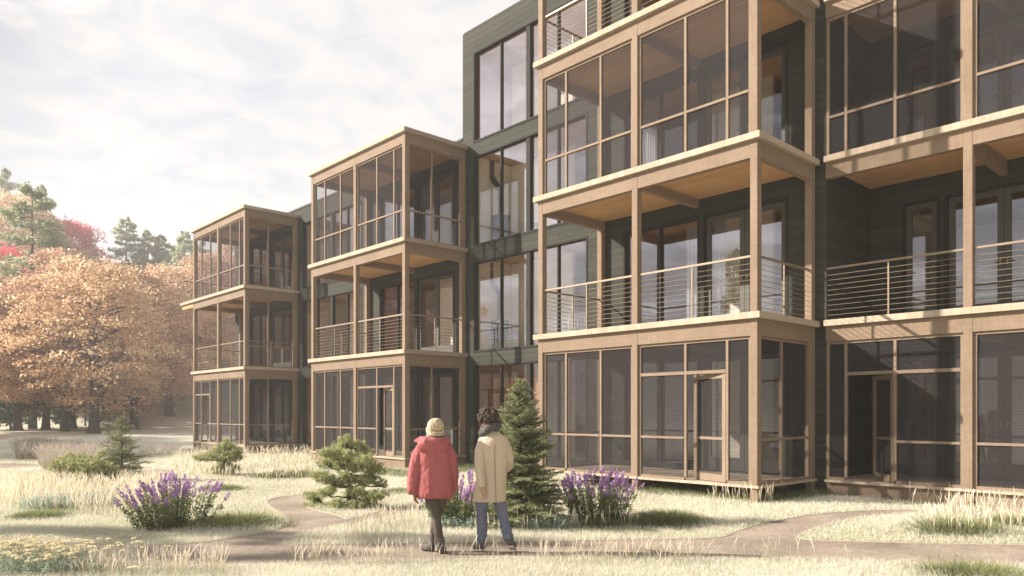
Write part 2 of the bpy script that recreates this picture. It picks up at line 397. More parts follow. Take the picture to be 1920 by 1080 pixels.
# ------------------------------------------------------------------ the buildings (local axes: x = u into the house, y = v along the facade)
UF, UB, VR0, SP, WD = 11.654, 13.882, 6.488, 10.448, 5.4624
LV = {1: .44, 2: 3.407, 3: 6.457, 4: 9.44, 5: 12.45}
class Block:
    def __init__(s, v0, label, cat='apartment building'):
        s.u0, s.v0 = UB, v0; x, y = uv2xy(UB, v0)
        s.root = empty('apartment_building', (x, y, float(H(x, y))), TH, label=label, cat=cat, group='apartment blocks')
        s.z0 = float(H(x, y))
    def part(s, name, g, mats, parent=None, **kw):
        return g.build(name, mats, parent or s.root, off=(s.u0, s.v0, s.z0), **kw)
def wall_u(g, u, v0, v1, z0, z1, holes, th=.2, m=0):
    """wall in the plane u with rectangular holes (v0, v1, z0, z1)"""
    vs = sorted({v0, v1, *[h[0] for h in holes], *[h[1] for h in holes]}); zs = sorted({z0, z1, *[h[2] for h in holes], *[h[3] for h in holes]})
    vs = [q for q in vs if v0 <= q <= v1]; zs = [q for q in zs if z0 <= q <= z1]
    for z_a, z_b in zip(zs, zs[1:]):
        run = None
        for v_a, v_b in list(zip(vs, vs[1:]))+[(None, None)]:
            solid = v_a is not None and not any(h[0] <= v_a and v_b <= h[1] and h[2] <= z_a and z_b <= h[3] for h in holes)
            if solid: run = (run[0] if run else v_a, v_b)
            elif run:
                a, b = run; run = None
                g.quad((u, b, z_a), (u, a, z_a), (u, a, z_b), (u, b, z_b), m)
                g.quad((u+th, a, z_a), (u+th, b, z_a), (u+th, b, z_b), (u+th, a, z_b), m)
    for a, b, c, d in holes:
        g.quad((u, a, c), (u, a, d), (u+th, a, d), (u+th, a, c), m); g.quad((u, b, d), (u, b, c), (u+th, b, c), (u+th, b, d), m)
        g.quad((u, a, d), (u, b, d), (u+th, b, d), (u+th, a, d), m); g.quad((u, b, c), (u, a, c), (u+th, a, c), (u+th, b, c), m)
def window(B, u, v0, v1, z0, z1, mull, thick=()):
    g = G(); f = .055; a, b = u+.05, u+.15
    for q in ((v0+.002, v0+f), (v1-f, v1-.002)): g.box(u-.012, b, *q, z0+.002, z1-.002)
    g.box(u-.009, b-.003, v0+f, v1-f, z1-f, z1-.002); g.box(u-.02, b-.003, v0+f, v1-f, z0+.002, z0+f)
    cuts = [v0+f]
    for q in sorted(list(mull)+list(thick)):
        h = .075 if q in thick else .022
        g.box(a-(.03 if q in thick else 0), b-.006, q-h, q+h, z0+f, z1-f); cuts += [q-h, q+h]
    cuts.append(v1-f); w_ = B.part('window', g, M['frame'])
    for i in range(0, len(cuts), 2):
        p = G(); p.quad((u+.1, cuts[i+1], z0+f), (u+.1, cuts[i], z0+f), (u+.1, cuts[i], z1-f), (u+.1, cuts[i+1], z1-f))
        B.part('pane', p, M['glass'], w_)
    return w_
def doors(B, u, v0, v1, z0, z1, leaves=2):
    g = G(); f = .06; b = u+.15
    for q in ((v0+.002, v0+f), (v1-f, v1-.002)): g.box(u-.012, b, *q, z0+.002, z1-.002)
    g.box(u-.009, b-.003, v0+f, v1-f, z1-f, z1-.002); g.box(u+.01, b-.003, v0+f, v1-f, z0+.002, z0+.03)
    d = B.part('door_frame', g, M['frame']); wl = (v1-v0-2*f)/leaves
    for i in range(leaves):
        a, c = v0+f+i*wl+.004, v0+f+(i+1)*wl-.004; g = G(); st = .105; p0, p1 = u+.055, u+.11
        g.box(p0, p1, a, a+st, z0+.035, z1-f-.004); g.box(p0, p1, c-st, c, z0+.035, z1-f-.004)
        g.box(p0+.002, p1-.002, a+st, c-st, z0+.035, z0+.30); g.box(p0+.002, p1-.002, a+st, c-st, z1-f-.12, z1-f-.004)
        lf = B.part('balcony_door', g, M['doorw'])
        p = G(); p.quad((u+.085, c-st, z0+.30), (u+.085, a+st, z0+.30), (u+.085, a+st, z1-f-.12), (u+.085, c-st, z1-f-.12)); B.part('pane', p, M['glass'], lf)
        h = G(); hv = c-.05 if i == 0 else a+.05
        h.box(p0-.03, p0, hv-.012, hv+.012, z0+.98, z0+1.10); h.box(p0-.045, p0-.03, hv-.012, hv+.10*(1 if i else -1), z0+1.03, z0+1.05); B.part('handle', h, M['steel'], lf)
def fbox(g, ax, a0, a1, d0, d1, z0, z1, m=0):
    g.box(*((d0, d1, a0, a1) if ax == 'f' else (a0, a1, d0, d1)), z0, z1, m)
def fquad(g, ax, a0, a1, d, z0, z1, m=0):
    P = (lambda a, z: (d, a, z)) if ax == 'f' else (lambda a, z: (a, d, z))
    g.quad(P(a0, z0), P(a1, z0), P(a1, z1), P(a0, z1), m)
def screen_bay(B, par, ax, d, a0, a1, z0, z1, vert=(), rail=None, norail=(), door=None, zt=None):
    """insect-screen wall: perimeter + uprights + rail; door=(index of the cell, swing in degrees)"""
    g = G(); h = .024; t0, t1 = d-.028, d+.028; rs = z0+rail if rail else None
    for q in ((a0+.002, a0+.05), (a1-.05, a1-.002)): fbox(g, ax, *q, t0, t1, z0+.002, z1-.002)
    fbox(g, ax, a0+.05, a1-.05, t0+.003, t1-.003, z1-.05, z1-.002)
    ed = [a0+.05]+[e for q in sorted(vert) for e in (q-h, q+h)]+[a1-.05]
    zt_ = z0+zt if zt else None
    for q in vert: fbox(g, ax, q-h, q+h, t0+.002, t1-.002, z0+.05, z1-.05)
    for i in range(len(ed)//2):
        c0, c1 = ed[2*i], ed[2*i+1]; top = i in (door[2] if door else ())
        isdoor = door and i == door[0]
        if not isdoor:
            fbox(g, ax, c0, c1, t0+.003, t1-.003, z0+.002, z0+.05)
            if rs and i not in norail: fbox(g, ax, c0, c1, t0-.004, t1-.006, rs-.022, rs+.022)
        if top: fbox(g, ax, c0, c1, t0-.002, t1-.004, zt_-.03, zt_+.03)
    fr = B.part('screen_frame', g, M['frame_w'], par)
    g = G()
    for i in range(len(ed)//2):
        c0, c1 = ed[2*i], ed[2*i+1]
        fquad(g, ax, c0, c1, d, (zt_ if door and i == door[0] else z0+.05), z1-.05)
    B.part('insect_screen', g, M['screen'], par)
    if door:
        c0, c1 = ed[2*door[0]]+.006, ed[2*door[0]+1]-.006; W_ = c1-c0; hinge = c0 if door[1] > 0 else c1; sg = 1 if door[1] > 0 else -1
        a = R_(abs(door[1])); top = zt_-.035; g = G(); s = G()
        def dbox(x0, x1, zz0, zz1, th=.02):                       # x measured from the hinge along the leaf
            P = []
            for zz in (zz0, zz1):
                for x, y in ((x0, -th), (x1, -th), (x1, th), (x0, th)):
                    P.append((d+sin(a)*x+cos(a)*y, hinge+sg*(cos(a)*x-sin(a)*y), zz))
            i = len(g.v); g.v += P
            for q in ((3, 2, 1, 0), (4, 5, 6, 7), (0, 1, 5, 4), (1, 2, 6, 5), (2, 3, 7, 6), (3, 0, 4, 7)): g.f.append(tuple(i+k for k in q)); g.m.append(0)
        zb = z0+.012; st = .085
        dbox(0, st, zb, top); dbox(W_-st, W_, zb, top); dbox(st, W_-st, top-st, top, .018); dbox(st, W_-st, zb, zb+.13, .018); dbox(st, W_-st, z0+.76, z0+.81, .018)
        lf = B.part('screen_door', g, M['frame_w'], par)
        P = lambda x, z: (d+sin(a)*x, hinge+sg*cos(a)*x, z)
        for k0, k1 in ((zb+.13, z0+.76), (z0+.81, top-st)): s.quad(P(st, k0), P(W_-st, k0), P(W_-st, k1), P(st, k1))
        B.part('insect_screen', s, M['screen'], par)
def railing(B, par, ax, d, a0, a1, z, bal=()):
    g = G(); P = (lambda a, zz, o=0: (d+o, a, zz)) if ax == 'f' else (lambda a, zz, o=0: (a, d+o, zz))
    fbox(g, ax, a0, a1, d-.022, d+.022, z+.955, z+.99)
    for q in bal: fbox(g, ax, q-.012, q+.012, d-.011, d+.011, z, z+.955)
    for k in range(9): g.tube([P(a0, z+.10+k*.0935), P(a1, z+.10+k*.0935)], .0052, 5)
    B.part('cable_railing', g, M['steel'], par)
def post(B, par, u0, u1, v0, v1, z1, zb=None):
    g = G(); x, y = uv2xy((u0+u1)/2, (v0+v1)/2); zb = float(H(x, y))-.25 if zb is None else zb
    g.box(u0, u1, v0, v1, zb, z1); o = B.part('post', g, M['beam'], par)
    md = o.modifiers.new('edge', 'BEVEL'); md.width = .006; md.segments = 1; return o
PT = .14
def porch(B, k, cfg, top, roof_lv, label):
    vR = VR0+k*SP; vL = vR+WD; vm = vR+2.70; u0, u1 = UF+.08, UF+.08+PT
    a0, a1 = vR+.08, vL-.08                                   # outer faces of the end posts
    pp = [(a0, a0+PT), (vm-PT/2, vm+PT/2), (a1-PT, a1)]
    par = None; first = None
    for L in sorted(cfg)+[roof_lv]:
        if L == 1: continue
        beams = G()
        z = LV[L]; zu, zl = z-.11, z-.40
        for (x0, x1) in ((pp[0][1], pp[1][0]), (pp[1][1], pp[2][0])): beams.box(u0+.004, u1-.01, x0, x1, zl, zu)
        beams.box(u1, UB-.16, a0+.004, a0+PT-.02, zl, zu); beams.box(u1, UB-.16, a1-PT+.02, a1-.004, zl, zu)
        beams.box(u1-.01, UB-.003, vm-.055, vm+.055, zl+.02, zu-.09)
        o = B.part('beam_frame' if par else 'porch', beams, M['beam'], par); par = par or o
    if label: par['label'] = label
    for q in pp: post(B, par, u0, u1, *q, top)
    for q in (pp[0], pp[2]): post(B, par, UB-.16, UB-.02, *q, top)
    for L in sorted(cfg)+[roof_lv]:
        z = LV[L]; g = G(); r = L == roof_lv
        if L == 1:
            g.box(UF+.05, UB-.002, vR+.05, vL-.05, z-.045, z)
            B.part('deck', g, M['deck'], par)
            g = G()
            if k == 0: g.box(UF+1.30, UF+1.35, vR+.6, vL-.3, z-.26, z-.05); g.box(UF+1.35, UB-.1, vR+.6, vR+.65, z-.26, z-.05)
            else: g.box(UF+.10, UF+.15, a0+PT, a1-PT, z-.30, z-.047); g.box(u1, UB-.1, a0+.02, a0+.07, z-.3, z-.047)
            B.part('rim_joist', g, M['beam'], par)
            continue
        ext = 1.25 if (k == 2 and L == 3) else 0
        g.box(UF, UB-.002, vR, vL+ext, z-.11, z); B.part('porch_roof' if r else 'deck', g, [M['edge']], par)
        g = G(); g.box(u1-.012, UB-.004, a0+PT-.022, vm-.056, z-.20, z-.112); g.box(u1-.012, UB-.004, vm+.056, a1-PT+.022, z-.20, z-.112)
        if ext: g.box(UF+.08, UB-.004, a1, vL+ext-.06, z-.3, z-.112)
        B.part('porch_ceiling', g, M['ceil'], par)
        if ext: railing(B, par, 's', vL+ext-.08, UF+.06, UB-.05, z, (UF+.08, UF+1.1)); railing(B, par, 'f', UF+.08, vL+.02, vL+ext-.08, z, (vL+.6,))
    um, dF = UF+.08+PT/2, None
    vs1 = [vR+.69, vR+1.56]; vs2 = [vR+3.61, vR+4.58]           # uprights in the near (right) and far (left) bay
    for L, c in cfg.items():
        z = LV[L]; nx = LV[L+1]-.40
        for i, (x0, x1, vv) in enumerate(((pp[0][1], pp[1][0], vs1), (pp[1][1], pp[2][0], vs2))):
            t = c.get('front')
            if t == 'rail': railing(B, par, 'f', um, x0, x1, z, ((x0+x1)/2,))
            elif t == 'screen':
                dr = c.get('door') if c.get('doorbay') == i else None
                if dr and i == 0: screen_bay(B, par, 'f', um, x0, x1, z, nx, vv, .78, (0,), (1, dr, (1, 2)), 1.98)
                elif dr: screen_bay(B, par, 'f', um, x0, x1, z, nx, vv, .78, (), (1, dr, (1, 2)), 1.98)
                else: screen_bay(B, par, 'f', um, x0, x1, z, nx, vv, .78)
        for sd, dd in (('right', a0+PT/2), ('left', a1-PT/2)):
            t = c.get(sd, '')
            if 'rail' in t: railing(B, par, 's', dd, u1, UB-.16, z, ((u1+UB-.16)/2,))
            if 'screen' in t: screen_bay(B, par, 's', dd, u1, UB-.16, z, nx, (UF+1.02,), .78)
    return par
def bay_openings(k, L):
    """openings behind a porch on the facade plane: a two-light window and a pair of doors"""
    o = VR0+k*SP; z = LV[L]
    return (o+2.63, o+4.72, z+.08, z+2.50), (o+.63, o+2.57, z+.01, z+2.50)
def gap_opening(k, L):
    o = VR0+k*SP; z = LV[L]
    return (o+5.82, o+10.21, z+.0, z+2.62)
def rooms(B, v0, v1, parts_v, levels, ub=18.6, depth0=UB+.2, nooks=()):
    g = G()
    for L in levels:
        z = LV[L]; zc = LV[L+1]-.28
        g.quad((depth0, v0, z-.02), (ub, v0, z-.02), (ub, v1, z-.02), (depth0, v1, z-.02), 2)
        g.quad((depth0, v0, zc), (depth0, v1, zc), (ub, v1, zc), (ub, v0, zc), 1)
        g.quad((ub, v0, z-.02), (ub, v0, zc), (ub, v1, zc), (ub, v1, z-.02), 0)
        for i, q in enumerate(parts_v): g.box(depth0, ub-.002, q-.06, q+.06, z-.018, zc-.002, 3 if (i+L) % 3 == 0 else 0)
        for q in parts_v[:-1]:                                   # cupboards and timber piers inside
            g.box(depth0+1.9, depth0+2.15, q+1.35, q+1.75, z-.018, zc-.003, 3)
            g.box(ub-.62, ub-.004, q+.5, q+2.3, z-.018, z+2.1, 3)
        g.box(depth0, ub, v0, v1, zc+.01, LV[L+1]-.03, 0)
        for q in nooks: g.box(15.5, 15.6, *q, z-.017, zc-.004, 0)
    return B.part('interior_rooms', g, [M['plaster'], M['ceil'], M['infloor'], M['inwood']])
# --- tall four-storey block with the near porch and the recessed porch
VT = 16.98; VD = 6.36; UD = 15.86; ZT = 12.75
T = Block(11.9, 'tall four storey dark green block behind the near timber porch')
holes = []
for L in (1, 2, 3, 4): holes += [gap_opening(0, L), *bay_openings(0, L)]
g = G(); wall_u(g, UB, VD, VT, -.05, ZT, holes)
g.box(UB, 20, VT, VT+.2, -.05, ZT)                              # left end wall
g.quad((UB, VD, -.05), (UD, VD, -.05), (UD, VD, ZT), (UB, VD, ZT))   # inner side of the recess
T.part('wall', g, M['siding'])
dh = []
for L in (1, 2, 3, 4):
    z = LV[L]; dh += [(5.05, 5.75, z+.01, z+2.45), (3.02, 4.98, z+.01, z+2.45), (.2, 2.75, z+.08, z+2.45)]
g = G(); wall_u(g, UD, -2.2, VD, -.05, ZT, dh); g.quad((13.7, -2.2, -.05), (UD, -2.2, -.05), (UD, -2.2, ZT), (13.7, -2.2, ZT)); T.part('wall', g, M['siding'])
g = G(); g.box(UB+.03, 20, VD-.02, VT+.17, ZT, ZT+.05); g.box(UB+.3, 20, -2.2, VD-.02, ZT, ZT+.07); T.part('roof', g, M['roof'])
g = G(); g.box(UB+.02, 20, -2.1, VT+.1, -.3, .12); T.part('foundation', g, M['concrete'])
for L in (1, 2, 3, 4):
    a = gap_opening(0, L); m_ = (a[0]+a[1])/2-.06
    window(T, UB, *a, ((a[0]+m_)/2, (a[1]+m_)/2), (m_,))
    b, c = bay_openings(0, L); window(T, UB, *b, ((b[0]+b[1])/2+.03,)); doors(T, UB, *c)
    for i, q in enumerate(dh[3*(L-1):3*L]):
        if i == 2: window(T, UD, *q, ((q[0]+q[1])/2,))
        else: doors(T, UD, *q, leaves=1 if i == 0 else 2)
rooms(T, VD+.05, VT-.01, [VD+.2, 12.0, VT-.07], (1, 2, 3, 4), nooks=((14.3, VT-.16), (8.3, 10.2))); 
rooms(T, -2.2, VD-.01, [-2.1, 2.0, VD-.1], (1, 2, 3, 4), 20.5, UD+.2)
porch(T, 0, {1: dict(front='screen', right='screen', left='screen', doorbay=0, door=14), 2: dict(front='rail', right='rail', left='rail'),
             3: dict(front='screen'), 4: dict(front='rail', right='rail', left='rail')}, LV[5]-.11, 5, None)
# recessed porch (no projection): decks and beams lie in the facade plane
uD = 13.83; dp = None
dposts = [3.99, 1.45, -1.1]
for L in (2, 3, 4, 5):
    g = G(); z = LV[L]; e = [VD]+dposts
    for a, b in zip(e, e[1:]): g.box(uD+.004, uD+.13, b+(PT/2), a-(PT/2 if a != VD else .003), z-.40, z-.11)
    for q in dposts: g.box(uD+.13, UD-.003, q-.055, q+.055, z-.46, z-.19)
    o = T.part('beam_frame' if dp else 'recessed_porch', g, M['beam'], dp); dp = dp or o
for q in dposts: post(T, dp, uD, uD+PT, q-PT/2, q+PT/2, LV[5]-.11)
for L in (1, 2, 3, 4, 5):
    z = LV[L]; g = G()
    if L == 1:
        g.box(uD-.04, UD-.002, -2.1, VD-.003, z-.045, z); T.part('deck', g, M['deck'], dp)
        g = G(); g.box(uD+.04, uD+.09, -2.1, VD-.01, z-.36, z-.047); T.part('rim_joist', g, M['beam'], dp); continue
    g.box(uD-.08, UD-.002, -2.1, VD-.003, z-.11, z); T.part('deck', g, M['edge'], dp)
    g = G(); g.box(uD+.13, UD-.004, -2.1, VD-.005, z-.19, z-.112); T.part('porch_ceiling', g, M['ceil'], dp)
dm = uD+PT/2
for L in (1, 2, 3, 4):
    z = LV[L]; nx = LV[L+1]-.40; e = [VD-.003]+dposts
    for i, (a, b) in enumerate(zip(e, e[1:])):
        b_, a_ = b+PT/2, a-(PT/2 if i else 0)
        if L in (2, 4): railing(T, dp, 'f', dm, b_, a_, z, ((a_+b_)/2+.05,))
        elif i == 0:
            vv = [5.14, 6.0]
            if L == 1: screen_bay(T, dp, 'f', dm, b_, a_, z, nx, vv, .74, (2,), (1, 45, (0, 1)), 1.96)
            else: screen_bay(T, dp, 'f', dm, b_, a_, z, nx, vv, .74)
        else: screen_bay(T, dp, 'f', dm, b_, a_, z, nx, ((a_+b_)/2,), .74)
# --- low three-storey block with the two farther porches
VE = 33.35; ZL = 9.66
B3 = Block(24.5, 'low three storey dark block carrying the two farther timber porches')
holes = []
for k in (1, 2):
    for L in (1, 2, 3): holes += [*bay_openings(k, L)]+([gap_opening(1, L)] if k == 1 else [])
g = G(); wall_u(g, UB, VT+.2, VE, -.05, ZL, holes); g.box(UB, 19, VE, VE+.2, -.05, ZL); B3.part('wall', g, M['siding'])
g = G(); g.box(UB-.03, 19, VT+.202, VE+.23, ZL, ZL+.06); B3.part('roof', g, M['roof'])
g = G(); g.box(UB+.02, 19, VT+.2, VE+.1, -.3, .12); B3.part('foundation', g, M['concrete'])
for k in (1, 2):
    for L in (1, 2, 3):
        if k == 1:
            a = gap_opening(1, L); m_ = (a[0]+a[1])/2-.06; window(B3, UB, *a, ((a[0]+m_)/2, (a[1]+m_)/2), (m_,))
        b, c = bay_openings(k, L); window(B3, UB, *b, ((b[0]+b[1])/2+.03,)); doors(B3, UB, *c)
rooms(B3, VT+.2, VE-.01, [VT+.3, 22.5, 27.7, VE-.07], (1, 2, 3), nooks=((18.7, 20.6), (24.5, 26.5)))
porch(B3, 1, {1: dict(front='screen', right='screen', left='screen', doorbay=0, door=14), 2: dict(front='rail', right='rail', left='rail'), 3: dict(front='screen', right='screen')}, LV[4]-.11, 4, 'middle timber porch with flat roof')
porch(B3, 2, {1: dict(front='screen', right='screen', left='screen', doorbay=1, door=14), 2: dict(front='rail', right='screen rail', left='rail'), 3: dict(front='screen', right='screen')}, LV[4]-.11, 4, 'farthest timber porch with flat roof')

# ------------------------------------------------------------------ loose things in and on the building
def at_uv(u, v, z): x, y = uv2xy(u, v); return (x, y, z)
def stove(v, L, label):
    r = empty('wood_stove', at_uv(14.72, v, LV[L]-.02), TH, label=label, cat='stove', group='stoves behind the tall windows')
    g = G(); g.tube([(0, 0, .42), (0, 0, .95)], .25, 20); g.tube([(0, 0, .95), (0, 0, .99)], .27, 20); g.tube([(0, 0, .0), (0, 0, .30)], .25, 20); g.tube([(.05, 0, .28), (.05, 0, .44)], .16, 12); g.build('stove_body', M['stove'], r)
    g = G(); g.tube([(0, 0, .98), (0, 0, 1.75), (.0, .42, 2.25), (0, .42, 2.75)], .085, 14); g.build('flue_pipe', M['stove'], r)
    g = G(); g.box(-.02, .02, -.18, .18, 1.4, 1.6); 
stove(VR0+9.95, 3, 'black wood stove with bent flue pipe behind the third storey window')
stove(VR0+10.0, 2, 'black wood stove with bent flue pipe behind the second storey window')
def stool(v, L, label):
    r = empty('stool', at_uv(14.75, v, LV[L]-.02), TH+.3, label=label, cat='stool')
    g = G(); g.tube([(0, 0, .44), (0, 0, .50)], .17, 16); g.build('seat', M['stove'], r)
    for a in range(4):
        g = G(); g.tube([(.11*cos(a*pi/2), .11*sin(a*pi/2), .44), (.16*cos(a*pi/2), .16*sin(a*pi/2), 0)], .014, 8); g.build('leg', M['steel'], r)
stool(VR0+8.35, 3, 'small round black stool inside the third storey window')
stool(VR0+8.35, 2, 'small round black stool inside the second storey window')
r = empty('wire_chair', at_uv(14.75, 13.45, LV[2]-.02), TH+2.4, label='pale wire frame chair inside the second storey window beside the near porch', cat='chair')
cw, _, _ = mat('pale_cane', (.62, .58, .50), .7)
g = G(); g.box(-.23, .23, -.22, .22, .42, .45); g.build('seat', cw, r)
for sx in (-1, 1):
    for sy in (-1, 1):
        g = G(); g.tube([(sx*.20, sy*.19, .42), (sx*.24, sy*.23, 0)], .014, 8); g.build('leg', cw, r)
g = G(); g.tube([(-.22, .2, .44), (-.25, .28, .74), (-.2, .3, .86), (.2, .3, .86), (.25, .28, .74), (.22, .2, .44)], .016, 8)
for i in range(5): g.tube([(-.16+i*.08, .21, .44), (-.16+i*.08, .3, .86)], .008, 6)
g.build('backrest', cw, r)
for sx in (-1, 1):
    g = G(); g.tube([(sx*.24, .27, .68), (sx*.27, -.12, .66), (sx*.22, -.2, .44)], .014, 8); g.build('armrest', cw, r)
def curtain(u, v0, v1, z0, z1, label, gp='curtains inside the porch windows'):
    n = 60; g = G()
    P = [(u+.035*sin(i*1.1), v0+(v1-v0)*i/n) for i in range(n+1)]
    for (a, b), (c, d) in zip(P, P[1:]): g.quad((a, b, z0), (c, d, z0), (c, d, z1), (a, b, z1))
    o = g.build('curtain', M['curtain'], None, smooth=True); x, y = uv2xy(0, 0); o.rotation_euler = (0, 0, TH)
    tag(o, label, 'curtain', gp); md = o.modifiers.new('t', 'SOLIDIFY'); md.thickness = .006
curtain(UB+.35, VR0+SP+2.0, VR0+SP+3.1, LV[3], LV[3]+2.4, 'pale curtain behind the top storey glass of the middle porch')
curtain(UB+.35, VR0+2.2, VR0+3.2, LV[2], LV[2]+2.4, 'pale curtain behind the second storey glass of the near porch')
curtain(UB+.35, VR0+4.0, VR0+4.7, LV[3], LV[3]+2.4, 'pale curtain behind the third storey glass of the near porch')
M['bookwood'] = wood('warm_oiled_timber', (.50, .27, .13), (.68, .40, .20))
r = empty('bookcase', at_uv(14.5, VR0+9.1, LV[1]-.02), TH, label='warm timber bookcase inside the ground floor window left of the spruce', cat='bookcase')
g = G(); g.box(0, .32, -.9, -.86, 0, 2.3); g.box(0, .32, .86, .9, 0, 2.3); g.box(.3, .32, -.86, .86, 0, 2.3); g.box(0, .3, -.02, .02, 0, 2.3); g.build('carcass', M['bookwood'], r)
for i in range(6):
    g = G(); g.box(.01, .3, -.86, -.02, .05+i*.43, .08+i*.43); g.box(.01, .3, .02, .86, .05+i*.43, .08+i*.43); g.build('shelf', M['bookwood'], r)
# ------------------------------------------------------------------ trees
def merge(parts):
    V = []; F = []; T = []; o = 0
    for v, f, t in parts:
        V.append(v); F.append(f+o); T.append(t); o += len(v)
    return np.concatenate(V), np.concatenate(F), np.concatenate(T)
def limb(g, p0, p1, r0, r1, sag=.0, n=6, k=4, jit=.06):
    p0 = np.array(p0, float); p1 = np.array(p1, float); L = np.linalg.norm(p1-p0); P = []
    for i in range(k+1):
        t = i/k; q = p0*(1-t)+p1*t; q[2] += sag*L*sin(pi*t)
        if 0 < i < k: q += rng.normal(size=3)*jit*L*.35
        P.append(q)
    g.tube(P, [r0*(1-i/k)+r1*i/k for i in range(k+1)], n); return P
def broad_tree(seed, h, rx, z0, ncl, per, lsize, tr, flat=.6, clr=(1.2, 2.2)):
    """maple-like: flattened sprays of leaves carried by limbs on a flared trunk; returns (trunk G, crown arrays)"""
    global rng; keep = rng; rng = np.random.default_rng(seed)
    g = G(); top = h*.72
    g.tube([(0, 0, -.4), (0, 0, .05), (0, 0, .35), (.02, 0, 1.0), (.05, .03, 2.6), (.0, .1, h*.35), (.1, 0, top)], [tr*1.75, tr*1.5, tr*1.15, tr, tr*.9, tr*.62, tr*.14], 14)
    zc = (z0+h)/2; rz = (h-z0)/2; parts = []; tries = 0; C = []
    while len(C) < ncl:
        d = rng.normal(size=3); d /= np.linalg.norm(d); q = d*rng.uniform(.45, 1.0)**.6
        wob = 1+.16*sin(3*math.atan2(d[1], d[0])+seed)+.10*sin(5*d[2]+seed*2)
        zz = zc+q[2]*rz; wide = 1.0 if q[2] < 0 else 1.0-.15*q[2]
        C.append((q[0]*rx*wob*wide, q[1]*rx*wob*wide, zz))
    for i, c in enumerate(C):
        r = rng.uniform(*clr); n = int(per*rng.uniform(.6, 1.4)); a = rng.uniform(0, 2*pi, n); rr = r*np.sqrt(rng.uniform(0, 1, n))
        out = np.array((c[0], c[1], 0.)); dn = out/(np.linalg.norm(out)+1e-6)
        P = np.stack([c[0]+rr*np.cos(a), c[1]+rr*np.sin(a)*.9, np.full(n, c[2])], 1)
        P[:, 2] += rng.normal(0, .30, n)*r*.55-.22*((P[:, :2]-np.array(c[:2]))@dn[:2])+ -.06*rr**2
        V, F = cards(P, lsize, flat, .7); tone = np.repeat(np.clip(rng.normal(.5, .16, n)+rng.normal(0, .12), 0, 1), 4)
        parts.append((V, F, tone))
        if i % 3 == 0:
            zt = max(1.8, min(top*.95, c[2]-rng.uniform(.5, 2.5))); p = limb(g, (0, 0, zt), (c[0]*.93, c[1]*.93, c[2]-.1), tr*.34*(1-zt/h)+.03, .02, .08, 5, 4)
            for _ in range(2):
                e = p[2]+np.array((rng.normal()*1.2, rng.normal()*1.2, .4)); limb(g, p[2], e, .05, .012, .05, 4, 2)
    out = (g, merge(parts)); rng = keep; return out
def conifer_far(seed, h, r, ncl, per, lsize, tr, bare=.12):
    global rng; keep = rng; rng = np.random.default_rng(seed); g = G(); parts = []
    g.tube([(0, 0, -.4), (0, 0, .3), (.05, 0, h*.5), (0, 0, h)], [tr*1.3, tr, tr*.6, .03], 9)
    for i in range(ncl):
        t = bare+(1-bare)*(i+rng.uniform(0, 1))/ncl; R = r*(1-t)**.5*rng.uniform(.5, 1.12)+.3; a = rng.uniform(0, 2*pi); z = h*t
        n = int(per*(.4+R/r)); s = rng.uniform(.15, 1, n)**.6*R; sp = a+rng.normal(0, .30, n)*(1.25-s/R*.5)
        P = np.stack([np.cos(sp)*s, np.sin(sp)*s, z+.18*s-.10*s*s/R+rng.normal(0, .14, n)], 1)
        V, F = cards(P, lsize, .45, .5); parts.append((V, F, np.repeat(np.clip(rng.normal(.5, .2, n)+rng.normal(0, .15), 0, 1), 4)))
        limb(g, (0, 0, z), (cos(a)*R*.9, sin(a)*R*.9, z+.06*R), tr*.22*(1-t)+.02, .012, 0, 4, 2, .03)
    out = (g, merge(parts)); rng = keep; return out
M['maple'] = leafmat('tan_autumn_leaves', [(.1, (.43, .262, .16)), (.5, (.64, .44, .29)), (.9, (.75, .56, .40))], .55, vary=.03)
M['red'] = leafmat('red_autumn_leaves', [(.1, (.56, .07, .09)), (.5, (.76, .13, .15)), (.9, (.82, .24, .24))], .5)
M['pine'] = leafmat('pine_needles_far', [(.1, (.21, .255, .15)), (.5, (.38, .44, .27)), (.9, (.53, .57, .36))], .5)
M['under'] = leafmat('understory_leaves', [(.1, (.08, .15, .11)), (.5, (.15, .25, .18)), (.9, (.25, .34, .25))], .3)
maples = [broad_tree(s, h, rx, z0, n, 165, .27, tr) for s, h, rx, z0, n, tr in ((11, 16.5, 6.6, 2.0, 150, .44), (12, 15.0, 6.0, 1.8, 135, .38), (13, 17.5, 6.8, 2.4, 150, .36), (14, 13.5, 4.9, 1.6, 110, .30))]
pines = [conifer_far(s, h, r, 95, 150, .36, .28) for s, h, r in ((21, 17, 4.6), (22, 15, 3.7), (23, 19, 5.4))]
MESH = {}
def tree(name, key, src, x, y, rz, sc, leaf, label, cat, group):
    r = empty(name, (x, y, float(H(x, y))-.05), rz, label=label, cat=cat, group=group); r.scale = (sc, sc, sc)
    if key not in MESH:
        g, (V, F, T) = src; me = bpy.data.meshes.new('trunk'); me.from_pydata(g.v, [], g.f); me.materials.append(M['bark'])
        me.polygons.foreach_set('use_smooth', [True]*len(g.f)); MESH[key] = (me, {})
        MESH[key][1]['arr'] = (V, F, T)
    tm, cr = MESH[key]
    if leaf not in cr: cr[leaf] = poly_mesh('crown', cr['arr'][0], cr['arr'][1], M[leaf], cr['arr'][2])
    link('trunk', tm, r); link('crown', cr[leaf], r); return r
def px_xy(px, Y): return (px-960)/FPX*Y, Y
BR = 'broad tan autumn trees along the lawn edge'
